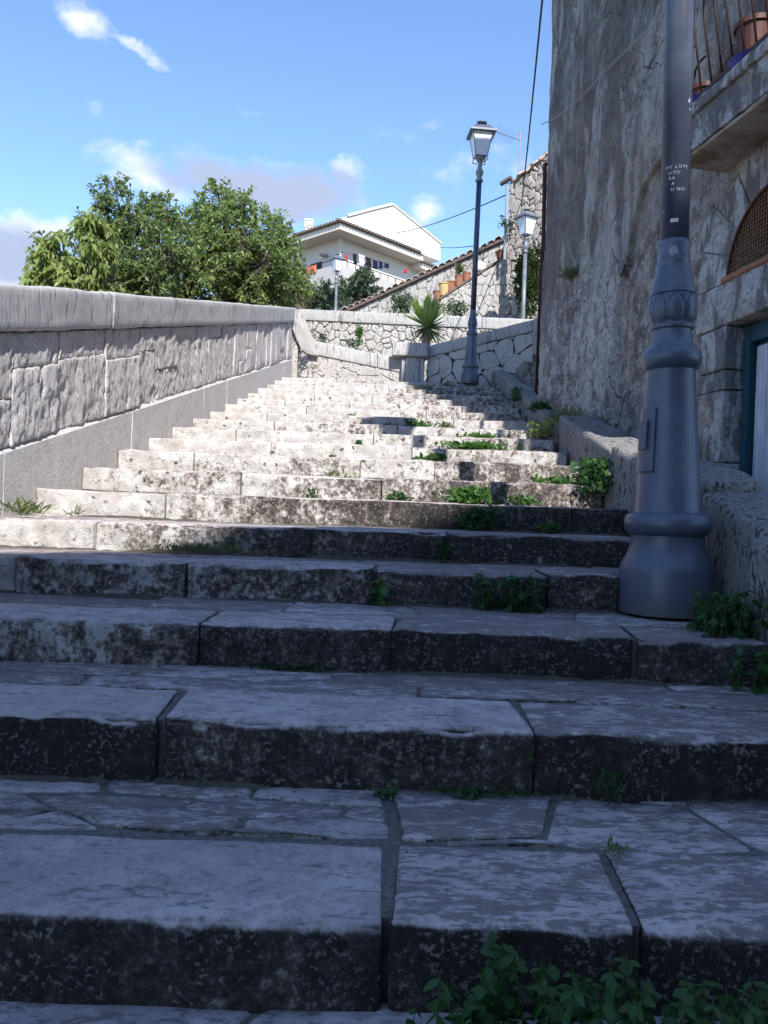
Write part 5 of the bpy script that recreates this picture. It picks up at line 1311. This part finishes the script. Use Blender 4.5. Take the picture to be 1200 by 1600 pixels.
def tuft(name, label, c, spread, n, leaf, h, mat, seed, thin=.35):
    rs = np.random.default_rng(seed); c = np.array(c); t = thing(name, label, 'weed', Vector(c))
    P = rs.normal(size=(n, 3)) * np.array([spread[0] * .5, spread[1] * .5, 0]) + c; P[:, 2] += rs.random(n) * h * .75
    D = rs.normal(size=(n, 3)); D[:, 2] = np.abs(D[:, 2]) + .4; D /= np.linalg.norm(D, axis=1)[:, None]
    L = leaf * rs.uniform(.5, 1.3, n); o = quads_obj('leaves', leaf_cloud(P, D, L, L * thin, rs, .25), mat, t); o['kind'] = 'stuff'; return t
for a in (('bright green weed clump on a tread in the lamp post shadow', (.56, 5.06, .01), (.16, .07), 330, .045, .12, M_WEED, .6),
          ('dark weed clump just below the bright one', (.56, 4.44, -.14), (.13, .06), 190, .045, .16, M_WEED_D, .6),
          ('small sprig in the riser joint right of centre', (.30, 3.87, -.285), (.03, .02), 60, .035, .12, M_WEED_D, .6),
          ('wide green weed patch on a sunlit tread right of centre', (.80, 6.93, .468), (.28, .07), 420, .05, .10, M_WEED, .6),
          ('green weed patch just above the wide one', (.88, 7.58, .615), (.18, .06), 200, .05, .09, M_WEED, .6),
          ('low weed at the foot of a sunlit riser below the wide patch', (.36, 6.30, .32), (.12, .05), 160, .045, .09, M_WEED, .6),
          ('weed by the lantern shadow high on the steps', (.33, 8.2, .762), (.13, .06), 200, .05, .13, M_WEED, .5),
          ('grassy weed right of the lantern shadow', (.62, 8.18, .762), (.07, .05), 110, .08, .08, M_GRASS, .18),
          ('grass tuft at the left of the lantern shadow', (-.42, 8.8, .91), (.04, .03), 60, .09, .05, M_GRASS, .16),
          ('faint grass on the high steps left of the lantern shadow', (.02, 8.15, .762), (.10, .04), 80, .05, .06, M_GRASS, .3),
          ('small round weed on a sunlit riser', (-.25, 6.96, .48), (.05, .02), 70, .03, .08, M_WEED_D, .6),
          ('tiny weed on a sunlit tread left of centre', (-.43, 6.3, .32), (.03, .03), 40, .035, .05, M_WEED, .5),
          ('tiny fern on the sunlit steps below centre', (-.36, 5.68, .165), (.10, .03), 60, .04, .05, M_WEED_Y, .3),
          ('flat grassy patch on the lit tread at the left', (-.90, 3.82, -.285), (.24, .05), 330, .05, .03, M_GRASS, .16),
          ('dry grass tuft at the foot of the left plinth', (-1.88, 4.06, -.14), (.08, .10), 110, .10, .04, M_GRASS, .10),
          ('grass sprigs at the left end of a lit step', (-1.66, 4.16, -.14), (.06, .04), 30, .06, .03, M_GRASS, .10),
          ('small weed at the foot of a shaded riser right of centre', (.95, 4.46, -.14), (.06, .03), 60, .04, .05, M_WEED, .5),
          ('little weed on the step right of the bright clump', (.92, 5.07, .01), (.07, .03), 80, .045, .06, M_WEED, .5),
          ('small weed left of the bright clump', (.10, 5.08, .01), (.08, .03), 70, .04, .05, M_WEED_D, .5),
          ('thin weed left of centre on a lit riser foot', (-.48, 5.08, .01), (.05, .03), 40, .04, .07, M_WEED_D, .3),
          ('weed patch at the right end of a sunlit tread', (1.25, 5.69, .165), (.16, .05), 130, .05, .06, M_WEED, .5),
          ('dry little tuft in the joint of the nearest tread', (.52, 1.66, -.742), (.025, .018), 60, .022, .02, M_GRASS, .2),
          ('thin feathery weed against the second riser at the right', (.60, 1.96, -.745), (.045, .018), 120, .022, .10, M_WEED_D, .2),
          ('dark moss along the foot of the second riser', (.30, 1.985, -.746), (.16, .012), 160, .014, .012, M_WEED_D, .6),
          ('dark debris and moss at the foot of the third riser', (-.30, 2.63, -.585), (.10, .02), 130, .022, .012, M_IVY, .5),
          ('brown green tuft on the side of the kerb foot', (1.28, 3.80, -.14), (.06, .04), 60, .05, .06, M_WEED_D, .5),
          ('weeds by the far lamp base at the left', (.95, 12.3, 1.83), (.10, .06), 90, .07, .14, M_GRASS, .2),
          ('thin grass on the upper steps before the pier', (.55, 11.8, 1.68), (.10, .05), 80, .07, .12, M_GRASS, .15)):
    tuft('weed_tuft', *a[:7], hash(a[0]) % 1 + len(a[0]) * 7 + int(abs(a[1][0]) * 100), a[7])
tuft('kerb_weed', 'tall nettle like clump growing against the sunlit kerb stone', (1.375, 5.15, .09), (.10, .28), 700, .05, .30, M_WEED_D, 301, .5)
tuft('kerb_weed', 'yellowing leafy weed on the kerb beyond the sunlit stone', (1.50, 7.3, .66), (.14, .30), 240, .055, .18, M_WEED_Y, 302, .6)
tuft('kerb_weed', 'grass along the wall foot behind the kerb', (1.68, 7.5, .82), (.10, .55), 420, .10, .08, M_GRASS, 303, .10)
tuft('kerb_weed', 'small dark fern at the corner foot of the grey house', (1.66, 8.4, 1.02), (.08, .15), 160, .10, .10, M_WEED_D, 304, .2)
tuft('kerb_weed', 'small plant on the far kerb near the side steps', (1.58, 9.6, 1.30), (.04, .2), 160, .06, .2, M_WEED_D, 305, .4)
u, z = onfac(890, 437, .1); p = FAC.p(u, z, .10)
tuft('wall_tuft', 'drooping grass tuft growing out of the house wall', tuple(p), (.07, .10), 150, .14, .06, M_GRASS, 306, .08)
